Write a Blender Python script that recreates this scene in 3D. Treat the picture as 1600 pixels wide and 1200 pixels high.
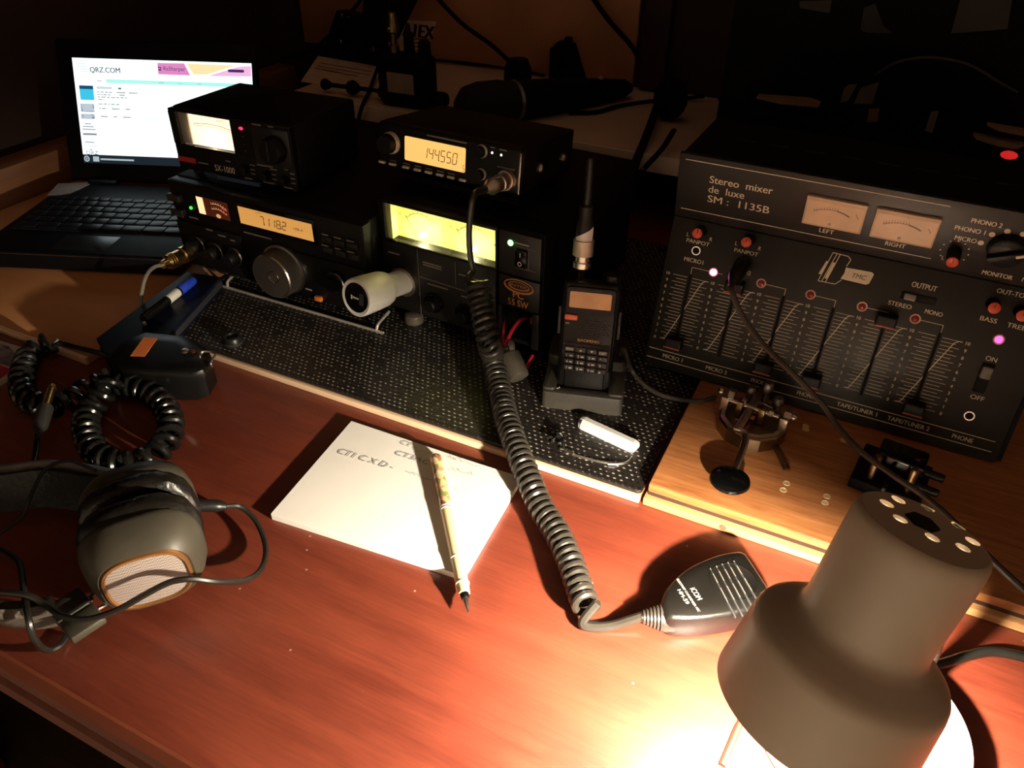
import bpy, bmesh, math, random
from mathutils import Matrix, Vector
random.seed(7)
for o in list(bpy.data.objects): bpy.data.objects.remove(o, do_unlink=True)
scene = bpy.context.scene
COL = scene.collection

# ------------------------------------------------------------------ camera, world, exposure
def cam_axes():
    f = 1200.0
    dx = Vector((-2300-800, -330-600, f)).normalized()
    n = Vector((1, .015, 0)).cross(dx).normalized()
    if n.y > 0: n = -n
    X = -dx; Z = n; Y = Z.cross(X)
    return X, Y, Z
AX, AY, AZ = cam_axes()                      # world axes written in (right, down, forward)
CAM = Vector((0, 0, .40))
right = Vector((AX.x, AY.x, AZ.x)); down = Vector((AX.y, AY.y, AZ.y)); fwd = Vector((AX.z, AY.z, AZ.z))
camd = bpy.data.cameras.new('camera'); camo = bpy.data.objects.new('camera', camd); COL.objects.link(camo)
m = Matrix.Identity(4)
for i in range(3):
    m[i][0] = right[i]; m[i][1] = -down[i]; m[i][2] = -fwd[i]; m[i][3] = CAM[i]
camo.matrix_world = m
camd.sensor_width = 36; camd.lens = 27; camd.clip_start = .01; camd.clip_end = 50
scene.camera = camo
w = bpy.data.worlds.new('world'); scene.world = w; w.use_nodes = True
w.node_tree.nodes['Background'].inputs[0].default_value = (1, .58, .33, 1)
w.node_tree.nodes['Background'].inputs[1].default_value = .15
vs = scene.view_settings
vs.view_transform = 'Standard'; vs.look = 'None'; vs.gamma = 1; vs.use_curve_mapping = False
vs.exposure = 0.0
BULB_POWER = 16000.0

def ray(u, v): return right*(u-800) + down*(v-600) + fwd*1200
def P(u, v, z=0):                            # where the line of sight through a photo point meets the level z
    d = ray(u, v); return CAM + d*((z-CAM.z)/d.z)
def Py(u, v, y):
    d = ray(u, v); return CAM + d*((y-CAM.y)/d.y)

# ------------------------------------------------------------------ materials
def lin(c):
    if isinstance(c, str):
        c = tuple(int(c[i:i+2], 16)/255 for i in (0, 2, 4))
        return tuple(((x+.055)/1.055)**2.4 if x > .04045 else x/12.92 for x in c)
    return c
MATS = {}
def mat(name, col, rough=.5, metal=0, var=.12, vscale=60, bump=0, bscale=400, emit=None, es=1, coat=0, spec=None, trans=0, alpha=1, stretch=None):
    if name in MATS: return MATS[name]
    c = lin(col)
    mt = bpy.data.materials.new(name); mt.use_nodes = True
    nt = mt.node_tree; N = nt.nodes; L = nt.links
    b = N['Principled BSDF']
    b.inputs['Roughness'].default_value = rough; b.inputs['Metallic'].default_value = metal
    b.inputs['Coat Weight'].default_value = coat; b.inputs['Coat Roughness'].default_value = .15
    if spec is not None: b.inputs['Specular IOR Level'].default_value = spec
    b.inputs['Transmission Weight'].default_value = trans; b.inputs['Alpha'].default_value = alpha
    tc = N.new('ShaderNodeTexCoord'); src = tc.outputs['Object']
    if stretch:
        mp = N.new('ShaderNodeMapping'); mp.inputs['Scale'].default_value = stretch; L.new(src, mp.inputs[0]); src = mp.outputs[0]
    if var > 0:
        nz = N.new('ShaderNodeTexNoise'); nz.inputs['Scale'].default_value = vscale; nz.inputs['Detail'].default_value = 4
        L.new(src, nz.inputs['Vector'])
        cr = N.new('ShaderNodeValToRGB')
        cr.color_ramp.elements[0].position = .3; cr.color_ramp.elements[1].position = .7
        cr.color_ramp.elements[0].color = (*[x*(1-var) for x in c], 1)
        cr.color_ramp.elements[1].color = (*[min(1, x*(1+var)) for x in c], 1)
        L.new(nz.outputs['Fac'], cr.inputs[0]); L.new(cr.outputs[0], b.inputs['Base Color'])
    else: b.inputs['Base Color'].default_value = (*c, 1)
    if bump:
        n2 = N.new('ShaderNodeTexNoise'); n2.inputs['Scale'].default_value = bscale; n2.inputs['Detail'].default_value = 3
        L.new(src, n2.inputs['Vector'])
        bp = N.new('ShaderNodeBump'); bp.inputs['Strength'].default_value = bump; bp.inputs['Distance'].default_value = .001
        L.new(n2.outputs['Fac'], bp.inputs['Height']); L.new(bp.outputs[0], b.inputs['Normal'])
    if emit is not None:
        b.inputs['Emission Color'].default_value = (*lin(emit), 1); b.inputs['Emission Strength'].default_value = es
    MATS[name] = mt; return mt
def wood(name, dark, light, scale, stretch, rough=.35, coat=0, fine=.15, knots=False, bump=.15):
    mt = bpy.data.materials.new(name); mt.use_nodes = True
    nt = mt.node_tree; N = nt.nodes; L = nt.links; b = N['Principled BSDF']
    b.inputs['Roughness'].default_value = rough; b.inputs['Coat Weight'].default_value = coat; b.inputs['Coat Roughness'].default_value = .28
    tc = N.new('ShaderNodeTexCoord'); mp = N.new('ShaderNodeMapping'); mp.inputs['Scale'].default_value = stretch
    L.new(tc.outputs['Object'], mp.inputs[0])
    n1 = N.new('ShaderNodeTexNoise'); n1.inputs['Scale'].default_value = scale; n1.inputs['Detail'].default_value = 6; n1.inputs['Roughness'].default_value = .6; n1.inputs['Distortion'].default_value = .6
    n2 = N.new('ShaderNodeTexNoise'); n2.inputs['Scale'].default_value = scale*7; n2.inputs['Detail'].default_value = 4
    n3 = N.new('ShaderNodeTexNoise'); n3.inputs['Scale'].default_value = 9; n3.inputs['Detail'].default_value = 3
    L.new(mp.outputs[0], n1.inputs['Vector']); L.new(mp.outputs[0], n2.inputs['Vector']); L.new(tc.outputs['Object'], n3.inputs['Vector'])
    mx = N.new('ShaderNodeMix'); mx.data_type = 'FLOAT'; mx.inputs[0].default_value = fine
    L.new(n1.outputs['Fac'], mx.inputs[2]); L.new(n2.outputs['Fac'], mx.inputs[3])
    mx2 = N.new('ShaderNodeMix'); mx2.data_type = 'FLOAT'; mx2.inputs[0].default_value = .3
    L.new(mx.outputs[0], mx2.inputs[2]); L.new(n3.outputs['Fac'], mx2.inputs[3])
    cr = N.new('ShaderNodeValToRGB'); cr.color_ramp.elements[0].position = .34; cr.color_ramp.elements[1].position = .66
    cr.color_ramp.elements[0].color = (*lin(dark), 1); cr.color_ramp.elements[1].color = (*lin(light), 1)
    L.new(mx2.outputs[0], cr.inputs[0]); L.new(cr.outputs[0], b.inputs['Base Color'])
    bp = N.new('ShaderNodeBump'); bp.inputs['Strength'].default_value = bump; bp.inputs['Distance'].default_value = .0004
    L.new(n2.outputs['Fac'], bp.inputs['Height']); L.new(bp.outputs[0], b.inputs['Normal'])
    MATS[name] = mt; return mt

blk   = mat('black_plastic', (.005, .0045, .004), .45, bump=.25, bscale=900, spec=.25)
blkg  = mat('black_gloss', (.004, .004, .004), .14, spec=.35)
blkm  = mat('black_metal_paint', (.004, .0035, .003), .62, bump=.2, bscale=1200, spec=.2)
dkgry = mat('dark_grey_plastic', (.020, .019, .017), .45, bump=.2, bscale=900)
rub   = mat('black_rubber', (.009, .0085, .008), .36, spec=.35)
cordm = mat('cord_rubber', (.028, .025, .020), .3)
crb   = mat('glossy_black_cord', (.006, .006, .0055), .2)
chrome = mat('chrome', (.75, .72, .68), .18, 1)
steel = mat('worn_steel', (.55, .5, .44), .3, 1, bump=.1)
brass = mat('gold_plate', (.78, .55, .22), .25, 1)
silver = mat('nickel', (.8, .76, .7), .25, 1)
whitep = mat('white_plastic', (.75, .74, .70), .3, var=.04)
print_w = mat('print_cream', (.80, .72, .54), .6, var=.05)
print_d = mat('print_dim_grey', (.22, .20, .17), .6, var=.05)
red_cap = mat('red_plastic', (.62, .07, .03), .4)
redprint = mat('red_print', (.45, .03, .03), .5)
glass = mat('clear_cover', (.9, .9, .9), .05, trans=1, var=0)
ink = mat('ink', (.02, .02, .022), .7, var=.1)
pit = mat('pit_black', (.002, .002, .002), .9)

# ------------------------------------------------------------------ mesh building
STUFF = {'printed_lettering', 'page_text_lines', 'page_text_pale', 'site_name', 'thumbnail_detail', 'taskbar_icons', 'top_vents', 'speaker_slots', 'ribs', 'tassel', 'handwriting', 'fader_scale', 'upper_lettering', 'lower_lettering', 'printed_lines', 'small_print', 'panel_lines', 'barrel_print', 'banner_text', 'slot_highlight', 'bracket_lines', 'face_print', 'badge_print', 'scale_print', 'switch_marks', 'knurl', 'meter_scale'}
class MB:
    def __init__(s): s.v = []; s.f = []; s.sm = []; s.mi = []
    def add(s, vs, fs, M=None, smooth=False, mi=0):
        k = len(s.v)
        s.v += [tuple(M @ Vector(q)) if M is not None else tuple(q) for q in vs]
        for q in fs: s.f.append([i+k for i in q]); s.sm.append(smooth); s.mi.append(mi)
        return s
    def bm(s, bm, M=None, smooth=False, mi=0):
        bm.verts.index_update()
        s.add([v.co.copy() for v in bm.verts], [[v.index for v in f.verts] for f in bm.faces], M, smooth, mi); bm.free(); return s
    def box(s, x0, x1, y0, y1, z0, z1, bev=0, seg=2, M=None, mi=0):
        bm = bmesh.new(); bmesh.ops.create_cube(bm, size=1)
        for v in bm.verts:
            v.co = Vector(((x0+x1)/2+v.co.x*(x1-x0), (y0+y1)/2+v.co.y*(y1-y0), (z0+z1)/2+v.co.z*(z1-z0)))
        if bev: bmesh.ops.bevel(bm, geom=bm.edges[:], offset=bev, segments=seg, affect='EDGES', profile=.5)
        return s.bm(bm, M, bev > 0 and seg > 1, mi)
    def prism(s, poly, z0, z1, M=None, bev=0, seg=2, mi=0, smooth=False):
        bm = bmesh.new()
        f = bm.faces.new([bm.verts.new((p[0], p[1], z0)) for p in poly])
        r = bmesh.ops.extrude_face_region(bm, geom=[f])
        for q in r['geom']:
            if isinstance(q, bmesh.types.BMVert): q.co.z = z1
        bmesh.ops.recalc_face_normals(bm, faces=bm.faces[:])
        if bev:
            e = [e for e in bm.edges if abs(e.verts[0].co.z-e.verts[1].co.z) < 1e-9 and abs(e.verts[0].co.z-z1) < 1e-9]
            bmesh.ops.bevel(bm, geom=e, offset=bev, segments=seg, affect='EDGES', profile=.5)
        return s.bm(bm, M, smooth, mi)
    def flat(s, poly, M=None, mi=0): return s.add([(p[0], p[1], 0) for p in poly], [list(range(len(poly)))], M, False, mi)
    def rect(s, x0, x1, y0, y1, M=None, mi=0): return s.flat([(x0, y0), (x1, y0), (x1, y1), (x0, y1)], M, mi)
    def line(s, a, b, wd, M=None, mi=0):
        a = Vector(a); b = Vector(b); d = (b-a).normalized(); n = Vector((-d.y, d.x))*wd/2
        return s.flat([a-n, b-n, b+n, a+n], M, mi)
    def lathe(s, prof, o, axis, n=28, M=None, mi=0, smooth=True, ref=None):
        a = Vector(axis).normalized(); o = Vector(o)
        r = Vector(ref) if ref else (Vector((1, 0, 0)) if abs(a.x) < .9 else Vector((0, 1, 0)))
        u = (r-a*r.dot(a)).normalized(); w_ = a.cross(u)
        vs = []; fs = []; rings = []
        for (rad, t) in prof:
            if rad <= 1e-7: rings.append([len(vs)]); vs.append(o+a*t)
            else:
                rings.append(list(range(len(vs), len(vs)+n)))
                vs += [o+a*t+(u*math.cos(2*math.pi*i/n)+w_*math.sin(2*math.pi*i/n))*rad for i in range(n)]
        for A, B in zip(rings, rings[1:]):
            for i in range(n):
                j = (i+1) % n
                if len(A) == 1 and len(B) == 1: continue
                if len(A) == 1: fs.append([A[0], B[i], B[j]])
                elif len(B) == 1: fs.append([A[i], A[j], B[0]])
                else: fs.append([A[i], A[j], B[j], B[i]])
        return s.add(vs, fs, M, smooth, mi)
    def cyl(s, p0, p1, r0, r1=None, n=24, M=None, mi=0, ch=0):
        p0 = Vector(p0); p1 = Vector(p1); r1 = r0 if r1 is None else r1; h = (p1-p0).length
        pr = [(0, 0), (r0-ch, 0), (r0, ch), (r1, h-ch), (r1-ch, h), (0, h)] if ch else [(0, 0), (r0, 0), (r0, 0), (r1, h), (r1, h), (0, h)]
        return s.lathe(pr, p0, p1-p0, n, M, mi, smooth=bool(ch) or n > 12)
    def sphere(s, c, r, n=16, sc=(1, 1, 1), M=None, mi=0):
        bm = bmesh.new(); bmesh.ops.create_uvsphere(bm, u_segments=n, v_segments=n//2, radius=1)
        for v in bm.verts: v.co = Vector((c[0]+v.co.x*r*sc[0], c[1]+v.co.y*r*sc[1], c[2]+v.co.z*r*sc[2]))
        return s.bm(bm, M, True, mi)
    def tube(s, pts, r, n=8, M=None, mi=0, closed=False, flat=1):
        pts = [Vector(p) for p in pts]; k = len(pts); rs = r if isinstance(r, (list, tuple)) else [r]*k
        up = None; vs = []; fs = []
        for i, p in enumerate(pts):
            t = (pts[min(i+1, k-1)]-pts[max(i-1, 0)]).normalized()
            if up is None: up = t.orthogonal().normalized()
            up = (up-t*up.dot(t)).normalized(); w_ = t.cross(up)
            vs += [p+(up*math.cos(2*math.pi*j/n)+w_*math.sin(2*math.pi*j/n)*flat)*rs[i] for j in range(n)]
        for i in range(k-1):
            for j in range(n): fs.append([i*n+j, i*n+(j+1) % n, (i+1)*n+(j+1) % n, (i+1)*n+j])
        fs.append(list(range(n))[::-1]); fs.append([(k-1)*n+j for j in range(n)])
        return s.add(vs, fs, M, True, mi)
    def text(s, body, size, M, align='LEFT', width=None, mi=0, shear=0, bold=0):
        vs, fs, x0, x1 = text_geo(body, min(bold, 0))
        if not vs: return s
        sx = size if width is None else width/(x1-x0)
        off = {'LEFT': -x0, 'CENTER': -(x0+x1)/2, 'RIGHT': -x1}[align]
        for k_ in (range(3) if bold > 0 else (0,)):
            e_ = bold*size*1.6*(k_-1) if bold > 0 else 0
            s.add([((v[0]+off)*sx+shear*v[1]*size+e_, v[1]*size, k_*2e-5) for v in vs], fs, M, False, mi)
        return s
    def build(s, name, mts, parent=None, fix=True):
        me = bpy.data.meshes.new(name); me.from_pydata(s.v, [], s.f)
        for mt in (mts if isinstance(mts, (list, tuple)) else [mts]): me.materials.append(mt)
        me.polygons.foreach_set('use_smooth', s.sm); me.polygons.foreach_set('material_index', s.mi)
        if fix:
            bm = bmesh.new(); bm.from_mesh(me); bmesh.ops.recalc_face_normals(bm, faces=bm.faces[:]); bm.to_mesh(me); bm.free()
        if any(s.sm): me.set_sharp_from_angle(angle=math.radians(38))
        ob = bpy.data.objects.new(name, me); COL.objects.link(ob)
        if parent: ob.parent = parent
        if name in STUFF: ob['kind'] = 'stuff'
        return ob
_tc = {}
def text_geo(body, bold=0):
    k = (body, bold)
    if k not in _tc:
        cu = bpy.data.curves.new('t', 'FONT'); cu.body = body; cu.size = 1.38; cu.resolution_u = 3; cu.offset = bold
        ob = bpy.data.objects.new('t', cu); COL.objects.link(ob)
        me = bpy.data.meshes.new_from_object(ob)
        vs = [tuple(v.co) for v in me.vertices]; fs = [list(p.vertices) for p in me.polygons]
        xs = [v[0] for v in vs] or [0]
        _tc[k] = (vs, fs, min(xs), max(xs))
        bpy.data.objects.remove(ob); bpy.data.curves.remove(cu); bpy.data.meshes.remove(me)
    return _tc[k]
def smooth_path(pts, k=8):
    pts = [Vector(p) for p in pts]; q = [pts[0]*2-pts[1]]+pts+[pts[-1]*2-pts[-2]]; out = []
    for i in range(1, len(q)-2):
        a, b, c, d = q[i-1:i+3]
        for j in range(k):
            t = j/k
            out.append(.5*((2*b)+(c-a)*t+(2*a-5*b+4*c-d)*t*t+(3*b-a-3*c+d)*t**3))
    out.append(pts[-1]); return out
def coil_pts(path, Rr, pitch, seg=14):
    L = [0]
    for a, b in zip(path, path[1:]): L.append(L[-1]+(b-a).length)
    n = int(L[-1]/pitch*seg); out = []; up = None; i = 0
    for s in range(n+1):
        d = L[-1]*s/n
        while i < len(L)-2 and L[i+1] < d: i += 1
        t = (d-L[i])/max(1e-9, L[i+1]-L[i]); p = path[i].lerp(path[i+1], t); tg = (path[i+1]-path[i]).normalized()
        if up is None: up = tg.orthogonal().normalized()
        up = (up-tg*up.dot(tg)).normalized(); w_ = tg.cross(up); a = 2*math.pi*s/seg
        rr = Rr if not callable(Rr) else Rr(s/n)
        out.append(p+(up*math.cos(a)+w_*math.sin(a))*rr)
    return out
FX = Matrix.Rotation(math.pi/2, 4, 'X')                  # drawing plane -> upright front plane (x, z), facing -y
def F(x=0, z=0, y=-.0003, rot=0): return Matrix.Translation((x, y, z)) @ FX @ Matrix.Rotation(rot, 4, 'Z')
def T(x=0, y=0, z=0, rz=0): return Matrix.Translation((x, y, z)) @ Matrix.Rotation(rz, 4, 'Z')
def tag(o, label, cat, group=None, kind=None):
    o['label'] = label; o['category'] = cat
    if group: o['group'] = group
    if kind: o['kind'] = kind
    return o
def thing(name, label, cat, M=None, group=None):
    o = bpy.data.objects.new(name, None); COL.objects.link(o); o.empty_display_size = .02
    if M is not None: o.matrix_world = M
    return tag(o, label, cat, group)
def struct(o):
    o['kind'] = 'structure'; return o
def pose(x, y, z, yaw, pitch=0):
    return Matrix.Translation((x, y, z)) @ Matrix.Rotation(yaw, 4, 'Z') @ Matrix.Rotation(pitch, 4, 'X')
def loc(M, u, v, off=0):                                  # photo point -> (x, z) on the front plane of a posed box
    Mi = M.inverted(); c = Mi @ CAM; d = Mi.to_3x3() @ ray(u, v)
    t = (-off-c.y)/d.y; q = c+d*t; return q.x, q.z
def lamp(name, M, power, col, rad, parent=None):
    d = bpy.data.lights.new(name, 'POINT'); d.energy = power; d.color = col; d.shadow_soft_size = rad
    o = bpy.data.objects.new(name, d); COL.objects.link(o)
    if parent: o.parent = parent
    o.matrix_local = M; return o
def rrect(x0, x1, y0, y1, r, k=4):
    out = []
    for cx, cy, a0 in ((x1-r, y0+r, -90), (x1-r, y1-r, 0), (x0+r, y1-r, 90), (x0+r, y0+r, 180)):
        for i in range(k+1):
            a = math.radians(a0+90*i/k); out.append((cx+r*math.cos(a), cy+r*math.sin(a)))
    return out
SEG = {'0': 'abcdef', '1': 'bc', '2': 'abged', '3': 'abgcd', '4': 'fgbc', '5': 'afgcd', '6': 'afgedc', '7': 'abc', '8': 'abcdefg', '9': 'abcfgd'}
def seg7(mb, s, x, z, wd, h, th, M, gap):
    """seven-segment digits on a drawing plane"""
    for ch in s:
        if ch == '.':
            mb.rect(x-gap*.98, x-gap*.98+th*1.5, z-th*.3, z+th*1.3, M); continue
        pos = {'a': ((0, h), (wd, h)), 'b': ((wd, h), (wd, h/2)), 'c': ((wd, h/2), (wd, 0)), 'd': ((0, 0), (wd, 0)), 'e': ((0, h/2), (0, 0)), 'f': ((0, h), (0, h/2)), 'g': ((0, h/2), (wd, h/2))}
        for k in SEG[ch]:
            a, b = (Vector(q) for q in pos[k]); d = (b-a).normalized()*th*.35
            sl = lambda q: (x+q.x+.12*q.y, z+q.y)
            mb.line(sl(a+d), sl(b-d), th, M)
        x += wd+gap

# ------------------------------------------------------------------ the room
wall_m = mat('dark_wall_paint', (.030, .013, .008), .8, var=.3, vscale=6, bump=.2, bscale=60)
def add_flecks(mt, col, scale, thr):
    nt = mt.node_tree; N = nt.nodes; L = nt.links; b = N['Principled BSDF']; src = b.inputs['Base Color'].links[0].from_socket
    tc = N.new('ShaderNodeTexCoord'); vo = N.new('ShaderNodeTexVoronoi'); vo.inputs['Scale'].default_value = scale; L.new(tc.outputs['Object'], vo.inputs['Vector'])
    lt = N.new('ShaderNodeMath'); lt.operation = 'LESS_THAN'; lt.inputs[1].default_value = thr; L.new(vo.outputs['Distance'], lt.inputs[0])
    mx = N.new('ShaderNodeMix'); mx.data_type = 'RGBA'; mx.inputs[7].default_value = (*col, 1); L.new(lt.outputs[0], mx.inputs[0]); L.new(src, mx.inputs[6]); L.new(mx.outputs[2], b.inputs['Base Color'])
floor_m = wood('floor_wood', (.03, .016, .009), (.07, .04, .02), 6, (1, 8, 8), .6)
desk_m = wood('mahogany_desk', (.105, .017, .008), (.225, .046, .022), 6, (1, 12, 12), .42, coat=.5, fine=.4, bump=.1)
desk_m.node_tree.nodes['Principled BSDF'].inputs['Coat Roughness'].default_value = .36
add_flecks(desk_m, (.45, .25, .2), 45, .035)
moulding_m = wood('dark_moulding', (.10, .022, .010), (.16, .04, .018), 5, (1, 10, 10), .4)
tan_m = wood('tan_veneer', (.48, .21, .08), (.60, .285, .115), 4, (1, 7, 7), .5)
raw_m = wood('raw_pale_edge', (.66, .44, .27), (.78, .55, .36), 14, (1, 4, 4), .6)
pine_m = wood('orange_pine', (.22, .065, .020), (.54, .235, .082), 17, (1, 16, 16), .38, coat=.12, fine=.25)
rail_m = wood('brown_plank', (.16, .06, .025), (.25, .11, .045), 5, (8, 1, 8), .5)
struct(MB().box(-1.6, 1.2, -.8, 1.2, -.80, -.75).build('floor', floor_m))
struct(MB().box(-1.6, 1.2, 1.108, 1.2, -.75, 1.7).build('wall_back', wall_m))
struct(MB().box(-1.6, 1.2, -.42, -.32, -.75, 1.7).build('bounce_wall', mat('pale_bounce_wall', (.78, .70, .60), .8, var=.1, vscale=4, bump=.1, bscale=80)))  # unseen wall added behind the camera to bounce lamp light back as fill
struct(MB().box(-1.12, -1.01, -.8, 1.108, -.75, 1.7).build('wall_left', wall_m))
a = Py(1004, 60, 1.095); b = Py(1046, 60, 1.095)
struct(MB().box(a.x, b.x, 1.09, 1.108, .095, 1.5, .002).build('trim_1', mat('dark_post', (.035, .014, .008), .6, var=.3, vscale=20)))

# desk
desk = thing('desk', 'long reddish-brown mahogany desk that carries the radios, lamp and notepad', 'desk', T(0, 0, -.75))
MB().box(-1.0, .75, .113, 1.10, .725, .75, .002).build('desktop', desk_m, desk)
# nosing: rounded lip, groove and lower bead along the front edge
pr = [(.125, .75), (.112, .7495), (.107, .747), (.105, .742), (.107, .737), (.112, .733), (.112, .728), (.106, .724), (.104, .719), (.106, .713), (.112, .71), (.125, .71)]
k = len(pr); mb = MB()
mb.add([(-1.0, y, z) for y, z in pr]+[(.75, y, z) for y, z in pr], [[i, (i+1) % k, k+(i+1) % k, k+i] for i in range(k)]+[list(range(k)), list(range(k, 2*k))])
mb.build('edge_moulding', moulding_m, desk)
MB().box(-.98, .73, .14, .16, .60, .71).build('apron', moulding_m, desk)
for x in (-.97, .69):
    for y in (.15, 1.03): MB().box(x, x+.05, y, y+.05, 0, .725, .003).build('leg', moulding_m, desk)

# side rail plank at the left end of the desk
mb = MB(); mb.box(-.985, -.945, .15, 1.09, 0, .052, .003)
tag(mb.build('side_plank', rail_m), 'brown wooden plank standing on edge along the left end of the desk', 'plank')

# tan board under laptop
mb = MB(); mb.box(-.943, -.586, .345, .85, 0.0002, .008, .001)
tb = thing('wood_panel', 'tan veneered wooden panel with a pale raw edge lying under the laptop', 'panel', T(0, 0, 0))
mb.build('panel_body', tan_m, tb); MB().box(-.943, -.586, .342, .345, .0002, .008, .0006).build('pale_edge', raw_m, tb)

# riser under the equipment: thin board with pale edge, perforated black mat on top
rs = thing('riser_board', 'thin flat board with a pale front edge under the black perforated mat', 'board')
MB().box(-.584, -.088, .404, .80, .0002, .006, .0005).build('board_body', tan_m, rs)
MB().box(-.584, -.088, .4, .404, .0002, .006, .0006).build('pale_edge', raw_m, rs)
def mat_material():
    mt = bpy.data.materials.new('perforated_mat'); mt.use_nodes = True; nt = mt.node_tree; N = nt.nodes; L = nt.links; b = N['Principled BSDF']
    b.inputs['Roughness'].default_value = .42
    tc = N.new('ShaderNodeTexCoord'); mp = N.new('ShaderNodeMapping'); mp.inputs['Scale'].default_value = (1/.0052, 1/.0045, 1); L.new(tc.outputs['Object'], mp.inputs[0])
    sp = N.new('ShaderNodeSeparateXYZ'); L.new(mp.outputs[0], sp.inputs[0])
    def math_(op, a, b=None):
        n = N.new('ShaderNodeMath'); n.operation = op
        for i, q in enumerate((a, b)):
            if q is None: continue
            if isinstance(q, (int, float)): n.inputs[i].default_value = q
            else: L.new(q, n.inputs[i])
        return n.outputs[0]
    row = math_('FLOOR', sp.outputs[1]); sh = math_('MULTIPLY', math_('MODULO', row, 2), .5)
    fx = math_('SUBTRACT', math_('FRACT', math_('ADD', sp.outputs[0], sh)), .5); fy = math_('SUBTRACT', math_('FRACT', sp.outputs[1]), .5)
    def dot(cx, cy, r, sx=1.0):
        d = math_('SQRT', math_('ADD', math_('POWER', math_('MULTIPLY', math_('SUBTRACT', fx, cx), sx), 2), math_('POWER', math_('SUBTRACT', fy, cy), 2)))
        return math_('LESS_THAN', d, r)
    hole = dot(0, 0, .30)
    bead = dot(.27, .27, .135, .62)                    # glint painted as a pale fleck beside every hole
    nz = N.new('ShaderNodeTexNoise'); nz.inputs['Scale'].default_value = 160; L.new(tc.outputs['Object'], nz.inputs['Vector'])
    ge = N.new('ShaderNodeNewGeometry'); sn = N.new('ShaderNodeSeparateXYZ'); L.new(ge.outputs['True Normal'], sn.inputs[0])
    bead = math_('MULTIPLY', math_('MULTIPLY', bead, math_('GREATER_THAN', nz.outputs['Fac'], .46)), math_('GREATER_THAN', sn.outputs[2], .95))  # bead is the mask of the painted glints
    m1 = N.new('ShaderNodeMix'); m1.data_type = 'RGBA'; m1.inputs[6].default_value = (.013, .0105, .009, 1); m1.inputs[7].default_value = (.006, .005, .004, 1); L.new(hole, m1.inputs[0])
    m2 = N.new('ShaderNodeMix'); m2.data_type = 'RGBA'; m2.inputs[7].default_value = (.42, .37, .31, 1); L.new(bead, m2.inputs[0]); L.new(m1.outputs[2], m2.inputs[6])
    L.new(m2.outputs[2], b.inputs['Base Color'])
    bp = N.new('ShaderNodeBump'); bp.inputs['Strength'].default_value = .7; bp.inputs['Distance'].default_value = .0008; bp.invert = True
    L.new(hole, bp.inputs['Height']); L.new(bp.outputs[0], b.inputs['Normal']); return mt
mb = MB(); mb.prism(rrect(-.582, -.088, .4035, .80, .004), .0061, .0088, bev=.0008)
tag(mb.build('perforated_mat', mat_material()), 'black perforated non-slip mat under the stacked radios', 'mat')

# white-edged shelf behind the radios
shelf_m = mat('cream_laminate', (.66, .50, .38), .5, var=.08, vscale=12)
edge_m = mat('white_edge_band', (.85, .74, .60), .45, var=.05)
sh = thing('raised_shelf', 'raised shelf with cream top and white front edge behind the radios', 'shelf', T(0, .853, 0))
MB().box(-.757, .745, .002, .250, .070, .09).build('shelf_board', shelf_m, sh)
MB().box(-.757, .745, -.001, .002, .070, .09, .0006).build('edge_band', edge_m, sh)
for x in (-.755, .25, .725): MB().box(x, x+.018, .03, .25, .0, .07).build('support', mat('shelf_side', (.05, .035, .025), .6), sh)

# pinboard on the wall
a = Py(474, 40, 1.1); b = Py(1000, 20, 1.1)
pin = thing('wall_panel', 'tan cardboard panel leaning against the dark wall above the shelf', 'panel', T(a.x, 1.098, .0905))
MB().box(0, b.x-a.x, 0, .008, 0, .75, .001).build('panel_board', mat('cardboard', (.55, .27, .13), .75, var=.22, vscale=7, bump=.1, bscale=200), pin)

# ------------------------------------------------------------------ HF transceiver
MHF = pose(-.6234, .5058, .0175, -.0055, 0)
hf = thing('transceiver', 'wide black desktop radio with amber frequency display and big ribbed tuning dial', 'radio', MHF)
W, H, D = .2345, .094, .239
mb = MB(); mb.box(.002, W-.002, .012, D, 0, H, .002); mb.build('case', blkm, hf)
mb = MB(); mb.box(0, W, 0, .014, .001, H-.001, .003); mb.build('front_panel', blk, hf)
for x in (.02, W-.04):
    for y in (.03, .2): MB().cyl((x+.01, y, -.0086), (x+.01, y, .001), .008, ch=.001).build('rubber_foot', rub, hf)
# wire bail under the front
ba, bb = (MHF.inverted() @ P(*q, .0108) for q in ((355, 448.5), (588, 516.5)))
mb = MB(); bz = -.0070
xs = (ba.x, bb.x); by = (ba.y, bb.y)
mb.tube(smooth_path([(xs[0]-.001, .012, .003), (xs[0]-.0005, by[0]+.004, -.001), (xs[0], by[0]+.001, bz+.002), (xs[0]+.001, by[0], bz), (xs[0]+.006, by[0], bz), (xs[1]-.006, by[1], bz), (xs[1]-.001, by[1], bz), (xs[1], by[1]+.001, bz+.002), (xs[1]+.0005, by[1]+.004, -.001), (xs[1]+.001, .012, .003)], 5), .0014, 8)
mb.build('wire_bail', mat('bright_wire', (.62, .57, .5), .35, .6), hf)
# display window
amber = mat('amber_lcd', (.75, .42, .12), .5, var=.05, emit=(1, .48, .12), es=.55)
mb = MB(); mb.box(.0875, .181, -.0012, .004, .0625, .0875, .001); mb.build('display_bezel', blkg, hf)
dp = MB().rect(.0905, .178, .0660, .0835, F(y=-.0014)).build('display_screen', amber, hf)
mb = MB(); seg7(mb, '7.118.2', .116, .0705, .0042, .0080, .0008, F(y=-.0017), .0024); mb.text('USB A', .0026, F(.156, .0735, -.0017), width=.011); mb.rect(.112, .119, .0815, .0819, F(y=-.0017))
mb.build('digits', ink, dp)
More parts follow.
